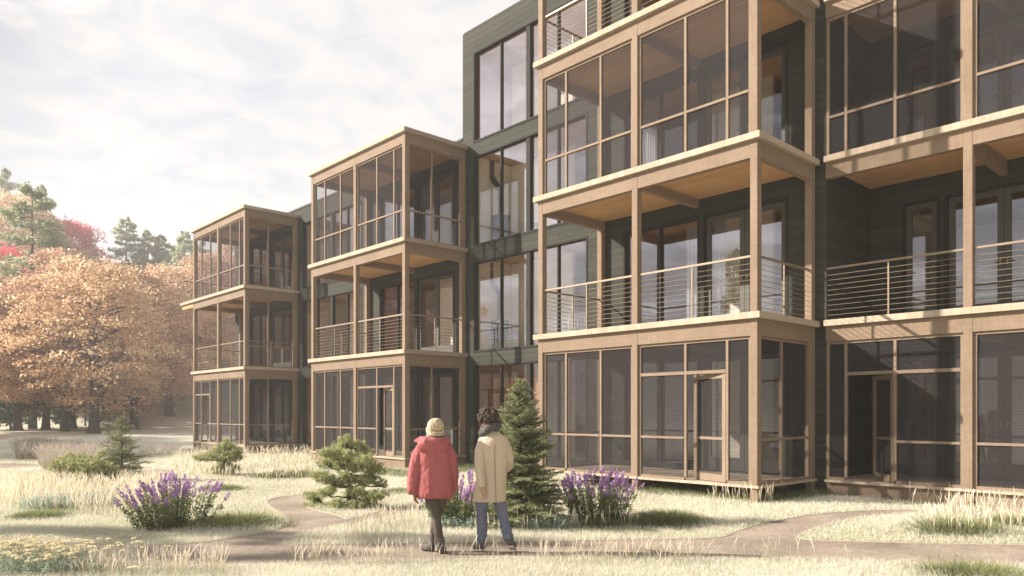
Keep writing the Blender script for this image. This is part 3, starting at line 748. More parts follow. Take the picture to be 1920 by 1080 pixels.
for px, Y, k, sc, rz, lab in (
    (176, 54.5, 0, .80, .3, 'big tan leaved tree whose thick trunk stands nearest behind the small spruce'),
    (121, 60, 2, .82, 1.4, 'big tan leaved tree just left of the nearest thick trunk'),
    (33, 63, 1, .86, 2.2, 'tan leaved tree with slim dark trunk by the left edge'),
    (251, 70, 1, 1.0, .9, 'tan leaved tree with thick trunk alone on open lawn'),
    (318, 83, 0, 1.05, 4.0, 'tan leaved tree with thick trunk close to the far porch'),
    (338, 90, 3, 1.2, 1.1, 'tan leaved tree with thin trunk beside the far porch corner'),
    (135, 71, 3, 1.15, 2.9, 'slim trunked tan tree behind the paired thick trunks'),
    (86, 66, 3, 1.0, .2, 'slim tan tree between green bushes at the left'),
    (200, 88, 2, .72, 5.0, 'distant tan tree with thin trunk between two thick trunks'),
    (395, 98, 1, 1.15, 3.3, 'tan tree seen through the open porch of the farthest tower'),
    (445, 104, 2, 1.0, 2.0, 'tan tree seen behind the corner post of the farthest tower'),
    (-40, 58, 2, .72, 3.7, 'tan tree cut by the left edge of the picture')):
    tree('maple_tree', 'm%d' % k, maples[k], *px_xy(px, Y), rz, sc, 'maple', lab, 'tree', BR)
HB = 'trees on the hillside behind'
for px, Y, k, sc, rz, leaf, lab in (
    (15, 112, 0, 1.12, .5, 'maple', 'brown leaved tree high on the hill at the left edge'),
    (105, 118, 1, .85, 1.5, 'maple', 'brown leaved tree on the hill behind the tall pine'),
    (170, 120, 3, .8, 2.5, 'maple', 'tan hillside tree below the bright red crown'),
    (250, 116, 1, .62, 3.5, 'maple', 'tan hillside tree below the two distant pines'),
    (330, 118, 2, .55, 4.5, 'maple', 'tan hillside tree left of the far roof'),
    (420, 120, 0, .6, 5.5, 'maple', 'tan hillside tree behind the far roof'),
    (112, 122, 3, 1.25, .7, 'red', 'bright red tree on the hill beside the tall pine'),
    (2, 98, 3, 1.0, 1.9, 'red', 'bright red tree low on the hill at the left edge'),
    (172, 84, 3, .86, 2.2, 'red', 'small red tree showing through the tan crowns'),
    (425, 112, 3, 1.05, 3.0, 'red', 'bright red tree seen through the top screen of the farthest porch'),
    (285, 100, 3, .8, 4.1, 'red', 'small red tree half hidden in the tan crowns near the far porch')):
    tree('maple_tree' if leaf == 'maple' else 'red_maple', 'm%d' % k, maples[k], *px_xy(px, Y), rz, sc, leaf, lab, 'tree', HB)
for px, Y, k, sc, rz, lab in (
    (60, 68, 2, 1.15, .3, 'tall pale green pine rising above the tan trees at the left'),
    (72, 120, 1, 1.33, 1.3, 'thin pine top showing behind the tall pale pine'),
    (3, 128, 2, 1.28, 2.3, 'dark pine top cut by the left edge above the brown tree'),
    (163, 128, 1, 1.0, .9, 'small pine right of the bright red crown'),
    (237, 126, 0, 1.03, 3.1, 'broad pine standing apart in the gap of the skyline'),
    (278, 128, 1, 1.07, 4.3, 'narrow pine second from the far roof on the skyline'),
    (303, 127, 1, 1.02, 5.3, 'narrow pine between two others on the skyline'),
    (345, 122, 0, .96, 1.2, 'broad pine right beside the far porch roof'),
    (260, 130, 2, .62, 4.0, 'low pine between the broad pine and the narrow pairs'), (320, 124, 0, .72, 2.9, 'rounded pine left of the broad pine by the far porch'), (333, 128, 1, .98, .6, 'pine overlapping the broad pine by the far porch'), (205, 130, 2, .55, 1.8, 'low pine left of the broad pine on the skyline'),
    (375, 126, 2, .8, 2.2, 'pine mostly hidden behind the far porch roof')):
    tree('pine_tree', 'p%d' % k, pines[k], *px_xy(px, Y), rz, sc, 'pine', lab, 'tree', 'pines on the hillside')
for px, Y, sc, rz in ((-540, 38, .9, 0), (-620, 45, 1.0, 1), (-500, 51, .95, 2), (-780, 32, .9, 3), (-500, 88, 1.1, .5), (-850, 82, 1.0, 1.5), (-1250, 74, 1.1, 2.5), (-1750, 62, 1, 3.5), (-2700, 40, 1, 2)):
    tree('maple_tree', 'm%d' % (int(rz*2) % 3), maples[int(rz*2) % 3], *px_xy(px, Y), rz, sc, 'maple', 'tan autumn tree left of the picture, seen by its shade and mirror image', 'tree', 'trees left of the picture')
slim = conifer_far(24, 9.5, .7, 40, 60, .22, .12)
for x, y in ((-16.5, 11.2), (-19.5, 10.3)):
    tree('slim_conifer', 's0', slim, x, y, x, 1, 'pine', 'slim conifer left of the picture whose shade lies along the path', 'tree', 'slim conifers by the path')
bush = broad_tree(31, 3.4, 2.3, .2, 34, 70, .24, .07, .8, (.5, .9))
for px, Y, sc, rz, lab in ((20, 66, 1.15, .2, 'dark green bush at the left edge below the tan trees'), (68, 69, 1.1, 1.7, 'dark green bush between the slim trunks at the left'), (160, 74, 1.05, 3.0, 'dark green bush in the gap between the two thick trunks'),
    (205, 78, 1.0, 4.2, 'dark green bush right of the nearest thick trunk'), (-30, 64, 1.2, 5, 'dark green bush cut by the left edge')):
    tree('understory_bush', 'b0', bush, *px_xy(px, Y), rz, sc, 'under', lab, 'bush', 'green bushes under the tan trees')

for px, Y, sc, rz, lab in ((228, 78, 1.3, .4, 'low tan bush behind the single thick trunk'), (275, 84, 1.35, 1.9, 'low tan bush right of the single thick trunk'), (298, 90, 1.4, 3.3, 'low tan bush left of the trunk pair near the far porch'), (350, 93, 1.4, 4.4, 'low tan bush behind the left post of the farthest porch'), (150, 84, 1.4, 5.2, 'low tan bush behind the paired thick trunks'), (195, 88, 1.4, .9, 'low tan bush far behind the nearest thick trunk'), (100, 80, 1.3, 2.4, 'low tan bush far behind the slim left trunks'), (400, 96, 1.5, 2.9, 'low tan bush seen through the farthest porch')):
    tree('autumn_bush', 'b0', bush, *px_xy(px, Y), rz, sc, 'maple', lab, 'bush', 'tan bushes under the trees')

# ------------------------------------------------------------------ evergreens of the garden
def needle_tris(B, D, ln, wd):
    """one slim triangle per needle: base points B, directions D"""
    n = len(B); D = D/np.linalg.norm(D, axis=1)[:, None]; a = rng.normal(size=(n, 3)); a -= D*(a*D).sum(1)[:, None]; a /= np.linalg.norm(a, axis=1)[:, None]
    l = (ln*rng.uniform(.7, 1.25, n))[:, None]
    V = np.stack([B-a*wd*.5, B+a*wd*.5, B+D*l], 1).reshape(-1, 3); return V, np.arange(3*n).reshape(n, 3)
def spruce(seed, h, r, nb, per_m=1.0, ln=.034, wd=.008):
    global rng; keep = rng; rng = np.random.default_rng(seed); g = G(); Bs = []; Ds = []; Ts = []
    g.tube([(0, 0, -.1), (0, 0, h*.5), (0, 0, h*.98)], [.035*h/2, .022*h/2, .004], 8)
    for i in range(nb):
        t = (i+rng.uniform())/nb; t = t**1.15; z = .04*h+t*h*.95; R = r*(1-t)**.82*rng.uniform(.62, 1.12)+.03; a = rng.uniform(0, 2*pi)
        d = np.array((cos(a), sin(a), 0)); sd = np.array((-sin(a), cos(a), 0)); rise = .10+.55*t; tone = np.clip(rng.normal(.45, .13), .1, .9)
        def along(s): return d*s*R+np.array((0, 0, z+rise*s*R-.30*R*s*s*(1-t)+.10*R*s**4))
        g.tube([along(0), along(.5), along(1)], [.008, .005, .002], 4)
        nt_ = max(5, int(R*34))
        for j in range(nt_):
            s = .12+.88*(j+rng.uniform())/nt_; p = along(s); side = 1 if j % 2 else -1; tl = (.28*(1-s)+.05)*R*1.25+.035
            td = d*.75+sd*side*rng.uniform(.5, 1.0)+np.array((0, 0, rng.uniform(-.18, .22))); td /= np.linalg.norm(td)
            m = max(6, int(tl/.0065*per_m)); k = rng.uniform(0, 1, m); B_ = p+td*(k*tl)[:, None]
            D_ = td*.55+rng.normal(size=(m, 3))*np.array((.55, .55, .42)); Bs.append(B_); Ds.append(D_); Ts.append(np.clip(tone+.28*(s-.5)+rng.normal(0, .07, m), 0, 1))
    m = 60; k = rng.uniform(.88, 1.0, m)*h; Bs.append(np.stack([0*k, 0*k, k], 1)); Ds.append(np.stack([rng.normal(size=m), rng.normal(size=m), rng.uniform(.3, 1.6, m)], 1)); Ts.append(np.full(m, .6))
    B = np.concatenate(Bs); V, F = needle_tris(B, np.concatenate(Ds), ln, wd); out = (g, (V, F, np.repeat(np.concatenate(Ts), 3))); rng = keep; return out
M['spruce'] = leafmat('spruce_needles', [(.1, (.12, .15, .075)), (.5, (.26, .30, .155)), (.9, (.47, .50, .29))], .25)
M['juniper'] = leafmat('shrub_pine_needles', [(.1, (.23, .26, .12)), (.5, (.42, .45, .22)), (.9, (.58, .59, .34))], .4)
def plant_of(name, src, loc, rz, leaf, label, cat, sc=1.0, group=None, stem='trunk', top='foliage', smat='twig'):
    r = empty(name, loc, rz, label=label, cat=cat, group=group); r.scale = (sc,)*3
    g, (V, F, T) = src; g.build(stem, M[smat], r, smooth=True); link(top, poly_mesh(top, V, F, M[leaf], T), r); return r
x, y, z = ground(975, 985); plant_of('spruce_tree', spruce(41, 2.22, .80, 250, 1.5, .042, .0105), (x, y, z-.03), .4, 'spruce', 'dense green spruce standing just right of the man in the beige coat', 'spruce', group='young spruces')
x, y, z = ground(228, 900); plant_of('spruce_tree', spruce(42, 1.62, .78, 120, .8, .04, .011), (x, y, z-.03), 1.4, 'spruce', 'small light green spruce on the left lawn behind the spreading shrub', 'spruce', group='young spruces')
def shrub_pine(seed, pads, trunk, tuft=112, ln=.055, wd=.0105):
    """twisted trunk; limbs carry cloud-shaped pads of needle tufts: pads (x, y, z, rx, rz)"""
    global rng; keep = rng; rng = np.random.default_rng(seed); g = G(); g.tube(trunk, [.045-.03*i/(len(trunk)-1) for i in range(len(trunk))], 7); Bs = []; Ds = []; Ts = []
    tp = [np.array(p, float) for p in trunk]
    for px_, py_, pz_, rx, rz in pads:
        c = np.array((px_, py_, pz_)); o = min(tp, key=lambda q: np.linalg.norm(q-c)+max(0, (q-c)[2])*2); P = limb(g, o, c-np.array((0, 0, rz*.6)), .02, .008, -.08, 5, 4, .1)
        for _ in range(5): limb(g, P[-2], c+rng.normal(size=3)*np.array((rx*.5, rx*.5, rz*.3)), .008, .003, 0, 4, 2)
        n = int(tuft*(rx/.2)**2); d = rng.normal(size=(n, 3)); d /= np.linalg.norm(d, axis=1)[:, None]; d *= rng.uniform(.35, 1.05, n)[:, None]**.7
        d *= (1+.25*np.sin(d[:, :1]*7+seed)*np.cos(d[:, 1:2]*6)); Q = c+d*np.array((rx, rx*.9, rz)); m = 15
        B_ = np.repeat(Q, m, 0); D_ = rng.normal(size=(n*m, 3))+np.array((0, 0, .75))+np.repeat(d, m, 0)*.8
        Bs.append(B_+rng.normal(size=(n*m, 3))*.012); Ds.append(D_); Ts.append(np.clip(np.repeat(rng.normal(.5, .15, n), m)+rng.normal(0, .06, n*m), 0, 1))
    V, F = needle_tris(np.concatenate(Bs), np.concatenate(Ds), ln, wd); out = (g, (V, F, np.repeat(np.concatenate(Ts), 3))); rng = keep; return out
def pads_px(cx, base, lst, k, dep=.3):
    """pads measured in the photo relative to the stem foot: (px, py, rx px, rz px) -> metres"""
    return [((px-cx)*k, rng.uniform(-dep, dep), (base-py)*k, a*k*.98, b*k) for px, py, a, b in lst]
x, y, z = ground(652, 952); k = y/FPX
plant_of('shrub_pine', shrub_pine(51, pads_px(652, 952, [(647,825,13,9),(636,838,18,10),(664,838,18,10),(620,848,20,9),(648,853,28,11),(676,850,20,10),(690,862,22,12),(608,866,14,8),(640,870,22,9),(704,880,22,13),(668,875,18,9),(608,893,22,11),(622,900,14,7),(648,893,15,8),(690,900,24,10),(612,922,18,9),(582,935,20,9),(578,950,16,7),(604,954,14,6),(655,928,20,9),(704,928,24,11),(672,918,16,8),(716,908,12,8),(640,940,16,7),(672,942,18,7),(632,908,16,8),(660,900,18,9),(690,944,14,6)], k),
    [(0,0,-.05),(.02,.02,.18),(.04,0,.38),(.0,.03,.58),(-.01,0,.85),(-.03,0,1.12)]), (x, y, z), 0, 'juniper', 'gnarled green shrub pine with open branches beside the path fork', 'shrub pine', group='shrub pines')
x, y, z = ground(160, 906); k = y/FPX
plant_of('shrub_pine', shrub_pine(52, pads_px(160, 906, [(118,868,24,13),(105,880,14,9),(140,860,20,11),(166,866,30,14),(190,872,26,14),(212,880,24,13),(150,884,30,13),(180,893,32,11),(225,893,18,9),(125,897,26,8),(205,899,24,8),(92,897,10,6),(137,850,5,8),(178,852,10,6)], k, .4),
    [(0,0,-.05),(.05,0,.12),(.02,0,.3),(.1,0,.42)], 75, .06, .012), (x, y, z), 0, 'juniper', 'low spreading shrub pine in front of the small spruce', 'shrub pine', group='shrub pines')
x, y, z = ground(418, 890); k = y/FPX
plant_of('shrub_pine', shrub_pine(53, pads_px(418, 890, [(424,828,7,6),(420,838,18,8),(436,846,18,9),(408,848,20,8),(395,856,18,7),(425,857,26,10),(445,856,10,8),(412,870,14,7),(428,878,24,8),(402,884,14,6),(380,858,12,5)], k, .3),
    [(0,0,-.05),(.03,0,.2),(.05,0,.45),(.06,0,.75)], 75, .06, .012), (x, y, z), 0, 'juniper', 'small shrub pine in dry grass before the farthest porch', 'shrub pine', group='shrub pines')

# ------------------------------------------------------------------ flowering and grassy clumps
def strip(P0, D, L, W, bend, seg, prof=None):
    """blades: base P0, lean direction D (xy), length, width, bend; prof = relative width at each of seg+1 stations"""
    n = len(P0); t = np.linspace(0, 1, seg+1); prof = np.asarray(prof if prof is not None else 1-t**1.6*.93)
    a = rng.uniform(0, 2*pi, n); Wd = np.stack([np.cos(a), np.sin(a), 0*a], 1)
    X = P0[:, None, :]+np.zeros((n, seg+1, 3)); lean = bend[:, None]*t**2*L[:, None]; up = L[:, None]*(t-.28*np.minimum(bend[:, None], 1.4)*t**2)
    X[:, :, 0] += D[:, None, 0]*lean; X[:, :, 1] += D[:, None, 1]*lean; X[:, :, 2] += up
    w_ = (W[:, None]*prof)[:, :, None]*Wd[:, None, :]*.5
    V = np.stack([X-w_, X+w_], 2).reshape(n, -1, 3); b = (np.arange(n)*(seg+1)*2)[:, None]
    F = np.concatenate([np.stack([b+2*i, b+2*i+1, b+2*i+3, b+2*i+2], -1).reshape(n, 1, 4) for i in range(seg)], 1).reshape(-1, 4)
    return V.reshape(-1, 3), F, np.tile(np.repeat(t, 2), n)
def leans(n):
    a = rng.uniform(0, 2*pi, n); return np.stack([np.cos(a), np.sin(a)], 1)
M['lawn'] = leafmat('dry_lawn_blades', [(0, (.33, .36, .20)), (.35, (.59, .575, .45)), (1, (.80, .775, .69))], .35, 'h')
M['straw'] = leafmat('straw_grass', [(0, (.22, .26, .12)), (.25, (.44, .43, .26)), (.6, (.72, .65, .51)), (1, (.78, .70, .58))], .35, 'h')
M['fescue'] = leafmat('green_fescue', [(0, (.065, .085, .03)), (.5, (.16, .19, .075)), (1, (.36, .37, .18))], .3, 'h')
M['mauve'] = leafmat('mauve_grass', [(0, (.28, .28, .18)), (.5, (.40, .36, .29)), (1, (.46, .40, .36))], .3, 'h')
M['sage'] = leafmat('grey_sage_leaves', [(0, (.20, .27, .21)), (.5, (.36, .46, .38)), (1, (.52, .58, .50))], .25, 'h')
M['salvia_leaf'] = leafmat('salvia_leaves', [(0, (.09, .125, .045)), (.5, (.19, .245, .095)), (1, (.32, .36, .17))], .3, 'h')
M['violet'] = leafmat('violet_flower_spikes', [(0, (.28, .17, .38)), (.5, (.48, .28, .55)), (1, (.68, .47, .71))], .3, 'h')
M['yarrow'] = leafmat('pale_yellow_flowers', [(0, (.76, .68, .44)), (1, (.88, .82, .60))], .2, 'h')
def hz(P): P[:, 2] = H(P[:, 0], P[:, 1]); return P
def scatter(n, poly_px):
    """random ground points inside a region outlined in the plan by the given spots"""
    q = pts(*poly_px); xs = [a for a, b in q]; ys = [b for a, b in q]; o = []
    while sum(map(len, o)) < n:
        x = rng.uniform(min(xs), max(xs), n*3); y = rng.uniform(min(ys), max(ys), n*3); k = inside(q, x, y); o.append(np.stack([x[k], y[k], 0*x[k]], 1))
    return hz(np.concatenate(o)[:n])
# mown dry lawn: short blades, thinner with distance
nL = 900000; Yl = 6.6*(30/6.6)**rng.uniform(0, 1, nL); Xl = rng.uniform(-.80, .82, nL)*Yl
ul = CT*Xl+ST*Yl; vl = -ST*Xl+CT*Yl
keep = ~on_path(Xl, Yl) & ~((ul > 13.8) & (vl < 34)) & ~((ul > 12.2) & (ul < 14) & ((vl-VR0) % SP < WD) & (vl > VR0))
keep &= rng.uniform(0, 1, nL) < np.clip(11.0/Yl, .12, 1)
Xl, Yl = Xl[keep], Yl[keep]; P0 = hz(np.stack([Xl, Yl, 0*Xl], 1)); n = len(Xl)
pat = np.sin(Xl*1.7+np.sin(Yl*1.3)*2)*np.cos(Yl*1.1+np.sin(Xl*.9)*1.5)
pat2 = np.sin(Xl*.8+np.sin(Yl*.7)*1.6+1)*np.cos(Yl*.6+np.sin(Xl*.5)*1.3)+.5*pat
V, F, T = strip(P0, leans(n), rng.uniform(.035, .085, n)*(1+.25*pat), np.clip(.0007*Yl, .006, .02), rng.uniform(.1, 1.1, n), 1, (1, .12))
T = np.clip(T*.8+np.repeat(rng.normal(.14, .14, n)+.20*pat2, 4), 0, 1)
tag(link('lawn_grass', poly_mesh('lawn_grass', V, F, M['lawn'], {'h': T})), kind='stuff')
def tall(name, regions, m, hgt, wd, seedhead=True, bend=(.1, .7)):
    out = []
    for n, poly in regions:
        P = scatter(n, poly); k = ~on_path(P[:, 0], P[:, 1]); P = P[k]; n = len(P); wdv = np.clip(wd*P[:, 1]/9, wd, wd*2.2)
        prof = (1, .8, .6, .55, 1.5, 1.3, .2) if seedhead else (1, .9, .75, .6, .4, .25, .05)
        hh = rng.uniform(.45, 1.0, n)*hgt
        V, F, T = strip(P, leans(n), hh, wdv, rng.uniform(*bend, n), 6, prof); out.append((V, F, np.clip(T+np.repeat(rng.normal(0, .08, n), 14), 0, 1)))
    V, F, T = merge(out); return tag(link(name, poly_mesh(name, V, F, m, {'h': T})), kind='stuff')
tall('tall_straw_grass', [
    (3000, ((0,925),(60,905),(200,895),(300,905),(330,925),(310,960),(240,975),(150,972),(60,962),(0,955))), (1700, ((320,865),(350,845),(460,838),(585,840),(600,870),(560,905),(480,905),(330,895))),
    (200, ((640,1005),(700,985),(790,968),(800,1000),(740,1012),(650,1015))), (380, ((1720,985),(1780,955),(1930,955),(1930,1010),(1760,1012))), (60, ((1330,940),(1450,938),(1450,950),(1330,952))), (60, ((1700,940),(1920,942),(1920,955),(1700,952))),
    (150, ((880,990),(1180,975),(1200,995),(900,1008))), (240, ((260,845),(340,842),(340,858),(260,858)))], M['straw'], .42, .0060, True, (.0, .40))
tall('foreground_straw_grass', [(420, ((150,1062),(420,1058),(420,1085),(150,1090))), (260, ((540,1052),(770,1050),(780,1062),(540,1066))), (60, ((780,1050),(1000,1046),(1000,1054),(780,1058))), (330, ((1000,1044),(1320,1042),(1320,1062),(1000,1066))), (60, ((1320,1046),(1620,1048),(1620,1056),(1320,1056)))], M['straw'], .35, .0058, True, (.0, .5))
tall('shaded_green_grass', [(9000, ((1190,908),(1420,926),(1540,912),(1700,920),(1800,930),(1700,938),(1560,932),(1430,944),(1200,926))), (3500, ((590,868),(760,884),(880,872),(900,884),(770,898),(600,880)))], M['fescue'], .18, .006, False, (.1, 1.0))
tall('mauve_grass', [(1800, ((30,850),(110,848),(110,862),(30,864))), (3200, ((70,868),(130,856),(195,862),(190,885),(120,892),(80,882))), (1000, ((195,850),(245,848),(240,868),(200,868)))], M['mauve'], .80, .0065)
def mound(px, py, rx, h_, label, n=2600):
    x, y, z = ground(px, py); P = np.stack([rng.normal(0, .42, n)*rx, rng.normal(0, .34, n)*rx*.8, np.full(n, -.02)], 1)
    D = P[:, :2]/(np.linalg.norm(P[:, :2], axis=1)[:, None]+.02); D = D*.7+leans(n)*.5
    V, F, T = strip(P, D, rng.uniform(.5, 1.1, n)*h_*np.exp(-(P[:, 0]/rx)**2), np.full(n, .0009*y), rng.uniform(.3, 1.5, n), 3)
    o = link('grass_mound', poly_mesh('grass_mound', V, F, M['fescue'], {'h': np.clip(T+np.repeat(rng.normal(0, .1, n), 8), 0, 1)})); o.location = (x, y, z)
    tag(o, label, 'grass clump', 'green grass mounds')
mound(440, 985, .95, .24, 'dark green grass mound right of the large purple flowers', 4200)
mound(75, 972, .55, .20, 'green grass mound at the foot of the straw grass on the left')
mound(1250, 978, .85, .22, 'dark green grass mound right of the shaded purple flowers', 4200)
mound(545, 893, 1.1, .22, 'long low green mound in front of the middle porch')
mound(415, 918, .6, .16, 'small flat green mound behind the large purple flowers')
mound(1800, 995, .75, .24, 'green grass mound among straw grass beside the right path')
mound(1905, 985, .5, .2, 'green grass mound cut by the right edge')
mound(1830, 1082, .8, .22, 'green grass mound at the bottom right corner')
mound(760, 922, .7, .12, 'flat green mound behind the woman in the red jacket')
mound(1120, 985, .5, .2, 'dark green grass mound between the spruce and the purple flowers')
mound(690, 950, .35, .10, 'small green tuft at the foot of the gnarled shrub pine', 1200)
def salvia(px, py, w_, h_, label, ns=95, seed=1):
    global rng; keep = rng; rng = np.random.default_rng(seed)
    x, y, z = ground(px, py); r = empty('salvia_plant', (x, y, z), 0, label=label, cat='flowering plant', group='purple flowering plants')
    g = G(); leafC = []; fl = []; Lh = []
    for i in range(ns):
        a = rng.uniform(0, 2*pi); s = math.sqrt(rng.uniform()); b = np.array((cos(a)*s*w_*.38, sin(a)*s*w_*.34, 0)); tp = np.array((cos(a)*s*w_*.60, sin(a)*s*w_*.5, h_*(1.03-.35*s*s)*rng.uniform(.68, 1.05)))
        md = (b+tp)/2+np.array((0, 0, .06*h_)); g.tube([b, md, tp], [.004, .0035, .003], 4)
        n = 58; k = rng.uniform(.02, .86, n)[:, None]**1.2; Q = b*(1-k)**2+2*md*k*(1-k)+tp*k*k; leafC.append(Q+rng.normal(size=(n, 3))*.022); Lh.append(k[:, 0])
        d = tp-md; d /= np.linalg.norm(d); L = rng.uniform(.09, .19); fl.append((tp-d*.02, d+rng.normal(size=3)*.12, L))
    g.build('stems', M['twig'], r)
    C = np.concatenate(leafC); V, F = cards(C, .062, 1.6, .26); link('leaves', poly_mesh('leaves', V, F, M['salvia_leaf'], {'h': np.repeat(np.clip(np.concatenate(Lh)+rng.normal(0, .15, len(C)), 0, 1), 4)}), r)
    Vs = []; Ts = []; Fs = []; o = 0
    for p, d, L in fl:                                             # each spike: whorls of small petals, thick in the middle
        d = d/np.linalg.norm(d); n = int(70*L/.14); k = rng.uniform(0, 1, n); rad = .021*np.sin(np.clip(k*.9+.12, 0, 1)*pi)**.6
        u1 = np.cross(d, (0, 0, 1.)); u1 /= np.linalg.norm(u1)+1e-6; u2 = np.cross(d, u1); a = rng.uniform(0, 2*pi, n)
        C = p+d*(k*L)[:, None]+(u1*np.cos(a)[:, None]+u2*np.sin(a)[:, None])*rad[:, None]; V, F = cards(C, .024, 1.3, .8)
        Vs.append(V); Fs.append(F+o); Ts.append(np.repeat(np.clip(.2+.75*k+rng.normal(0, .12, n), 0, 1), 4)); o += len(V)
    link('flower_spikes', poly_mesh('flower_spikes', np.concatenate(Vs), np.concatenate(Fs), M['violet'], {'h': np.concatenate(Ts)}), r); rng = keep
salvia(325, 990, 1.25, .70, 'large purple flowering plant in sun on the left lawn', 72, 61)
salvia(862, 985, .95, .72, 'purple flowering plant between the two walking people', 70, 62)
salvia(1125, 978, 1.10, .74, 'purple flowering plant in shade right of the spruce', 85, 63)
def clump(name, m, px, py, w_, h_, n, label, cat, group, lw=.045):
    x, y, z = ground(px, py); P = np.stack([rng.normal(0, .45, n)*w_*.5, rng.normal(0, .45, n)*w_*.35, np.zeros(n)], 1); V1, F1, T1 = strip(P, leans(n), rng.uniform(.5, 1, n)*h_, np.full(n, .006), rng.uniform(.1, .8, n), 3)
    q = V1.reshape(n, 8, 3); C = np.concatenate([q[:, 2+i]*(1-f)+q[:, 4+i]*f for i in (0, 2) for f in (0, .35, .7)]); V2, F2 = cards(C+rng.normal(size=C.shape)*.012, lw, 1.4, .28)
    V, F, T = merge([(V1, F1, T1), (V2, F2, np.repeat(rng.uniform(.3, 1, len(C)), 4))]); o = link(name, poly_mesh(name, V, F, m, {'h': T})); o.location = (x, y, z); return tag(o, label, cat, group)
for px, py, w_, h_, n, lab in ((905, 992, .5, .22, 260, 'grey green sage clump behind the legs of the man'), (1005, 993, .55, .22, 300, 'grey green sage clump at the foot of the spruce'), (1055, 992, .45, .24, 260, 'grey green sage clump in front of the shaded purple flowers'), (835, 990, .45, .2, 220, 'grey green sage clump between the legs of the two people'),
    (95, 955, .9, .32, 420, 'pale grey green sage clump inside the straw grass on the left'), (175, 950, .7, .3, 320, 'pale grey green sage clump next to the large purple flowers')):
    clump('sage_clump', M['sage'], px, py, w_, h_, n, lab, 'sage plant', 'grey green sage clumps')
M['sagestem'], _, _ = mat('grey_green_stems', (.34, .38, .27), .9)
def yarrow(px, py, w_, h_, n, label):
    x, y, z = ground(px, py); r = empty('yarrow_plant', (x, y, z), 0, label=label, cat='flowering plant', group='pale yellow yarrow'); g = G(); C = []; Vs = []; Fs = []; Ts = []; o = 0
    for i in range(n):
        b = np.array((rng.normal()*w_*.4, rng.normal()*w_*.22, 0)); t = b+np.array((rng.normal()*.05, rng.normal()*.05, h_*rng.uniform(.5, 1.05))); g.tube([b, (b+t)/2+rng.normal(size=3)*.01, t], [.0035, .003, .002], 4)
        k = rng.uniform(.1, .85, 14)[:, None]; C.append(b*(1-k)+t*k+rng.normal(size=(14, 3))*.02); R = rng.uniform(.025, .05); m = 34; a = rng.uniform(0, 2*pi, m); s = np.sqrt(rng.uniform(0, 1, m))*R
        V, F = cards(t+np.stack([np.cos(a)*s, np.sin(a)*s, .012-(s/R)**2*.010+rng.normal(0, .002, m)], 1), .018, .5, .9); Vs.append(V); Fs.append(F+o); o += len(V); Ts.append(np.repeat(rng.uniform(0, 1, m), 4))
    g.build('stems', M['sagestem'], r); C = np.concatenate(C); V, F = cards(C, .045, 1.6, .22); link('leaves', poly_mesh('leaves', V, F, M['sage'], {'h': np.repeat(rng.uniform(.2, 1, len(C)), 4)}), r)
    link('flower_heads', poly_mesh('flower_heads', np.concatenate(Vs), np.concatenate(Fs), M['yarrow'], {'h': np.concatenate(Ts)}), r)
yarrow(95, 1078, .95, .36, 130, 'pale yellow yarrow with grey leaves in the bottom left corner'); yarrow(15, 1070, .6, .32, 60, 'pale yellow yarrow cut by the left edge'); yarrow(1010, 985, .8, .22, 28, 'few pale yellow yarrow heads under the spruce')
# ------------------------------------------------------------------ the air
hm = bpy.data.materials.new('haze'); hm.use_nodes = True; t_ = hm.node_tree; t_.nodes.clear()
pv = N(t_, 'ShaderNodeVolumePrincipled'); pv.inputs['Density'].default_value = .0012; pv.inputs['Color'].default_value = (.88, .885, .92, 1); pv.inputs['Anisotropy'].default_value = .25
o_ = N(t_, 'ShaderNodeOutputMaterial'); t_.links.new(pv.outputs[0], o_.inputs['Volume'])
g = G(); g.box(-265, 165, -165, 265, -1.5, 50); ho = g.build('haze', hm); tag(ho, kind='stuff'); ho.display_type = 'BOUNDS'
# ------------------------------------------------------------------ people
def pmat(name, col, rough=.85, sc=40, amt=.25, bs=.3):
    m, t, b = mat(name, rough=rough, spec=.2); f = noise(t, sc, 4, objco(t)); t.links.new(ramp(t, f, [(.3, tuple(c*(1-amt) for c in col)), (.7, tuple(c*(1+amt) for c in col))]), b.inputs['Base Color'])
    bump(t, b, math_(t, 'ADD', math_(t, 'MULTIPLY', noise(t, sc*.5, 4, objco(t)), .25), noise(t, 5.5, 3, objco(t, (1.6, 1.6, .7), (.3, .5, 0)))), min(1, bs*2), .05); return m
M['skin'] = pmat('skin', (.42, .26, .18), .55, 30, .08, .02); M['skin'].node_tree.nodes['Principled BSDF'].inputs['Subsurface Weight'].default_value = .08
def soft(g, name, m, par, vox=.010, it=4):
    o = g.build(name, m, par, smooth=True); r = o.modifiers.new('r', 'REMESH'); r.mode = 'VOXEL'; r.voxel_size = vox; r.use_smooth_shade = True
    s = o.modifiers.new('s', 'SMOOTH'); s.iterations = it; s.factor = .5; return o
def head(g, c, rz=0, s=1.0):
    """face towards +Y turned by rz: skull, jaw, nose, brow, lips, ears"""
    R = np.array(((cos(rz), -sin(rz), 0), (sin(rz), cos(rz), 0), (0, 0, 1))); c = np.array(c)
    def b(p, r, tilt=None): g.ball(c+R @ (np.array(p)*s), tuple(q*s for q in r), 14, 9, rot=R)
    b((0, -.01, .03), (.074, .094, .088)); b((0, .035, -.045), (.055, .06, .065)); b((0, .088, -.005), (.013, .022, .026)); b((0, .103, -.02), (.015, .015, .011))
    b((0, .080, -.048), (.026, .016, .007)); b((0, .078, -.059), (.022, .016, .008)); b((-.03, .075, .018), (.017, .014, .011)); b((.03, .075, .018), (.017, .014, .011)); b((0, .072, .037), (.055, .022, .010))
    for sx in (-1, 1): b((sx*.077, -.005, -.002), (.011, .024, .034))
    b((0, .075, -.085), (.028, .024, .018))
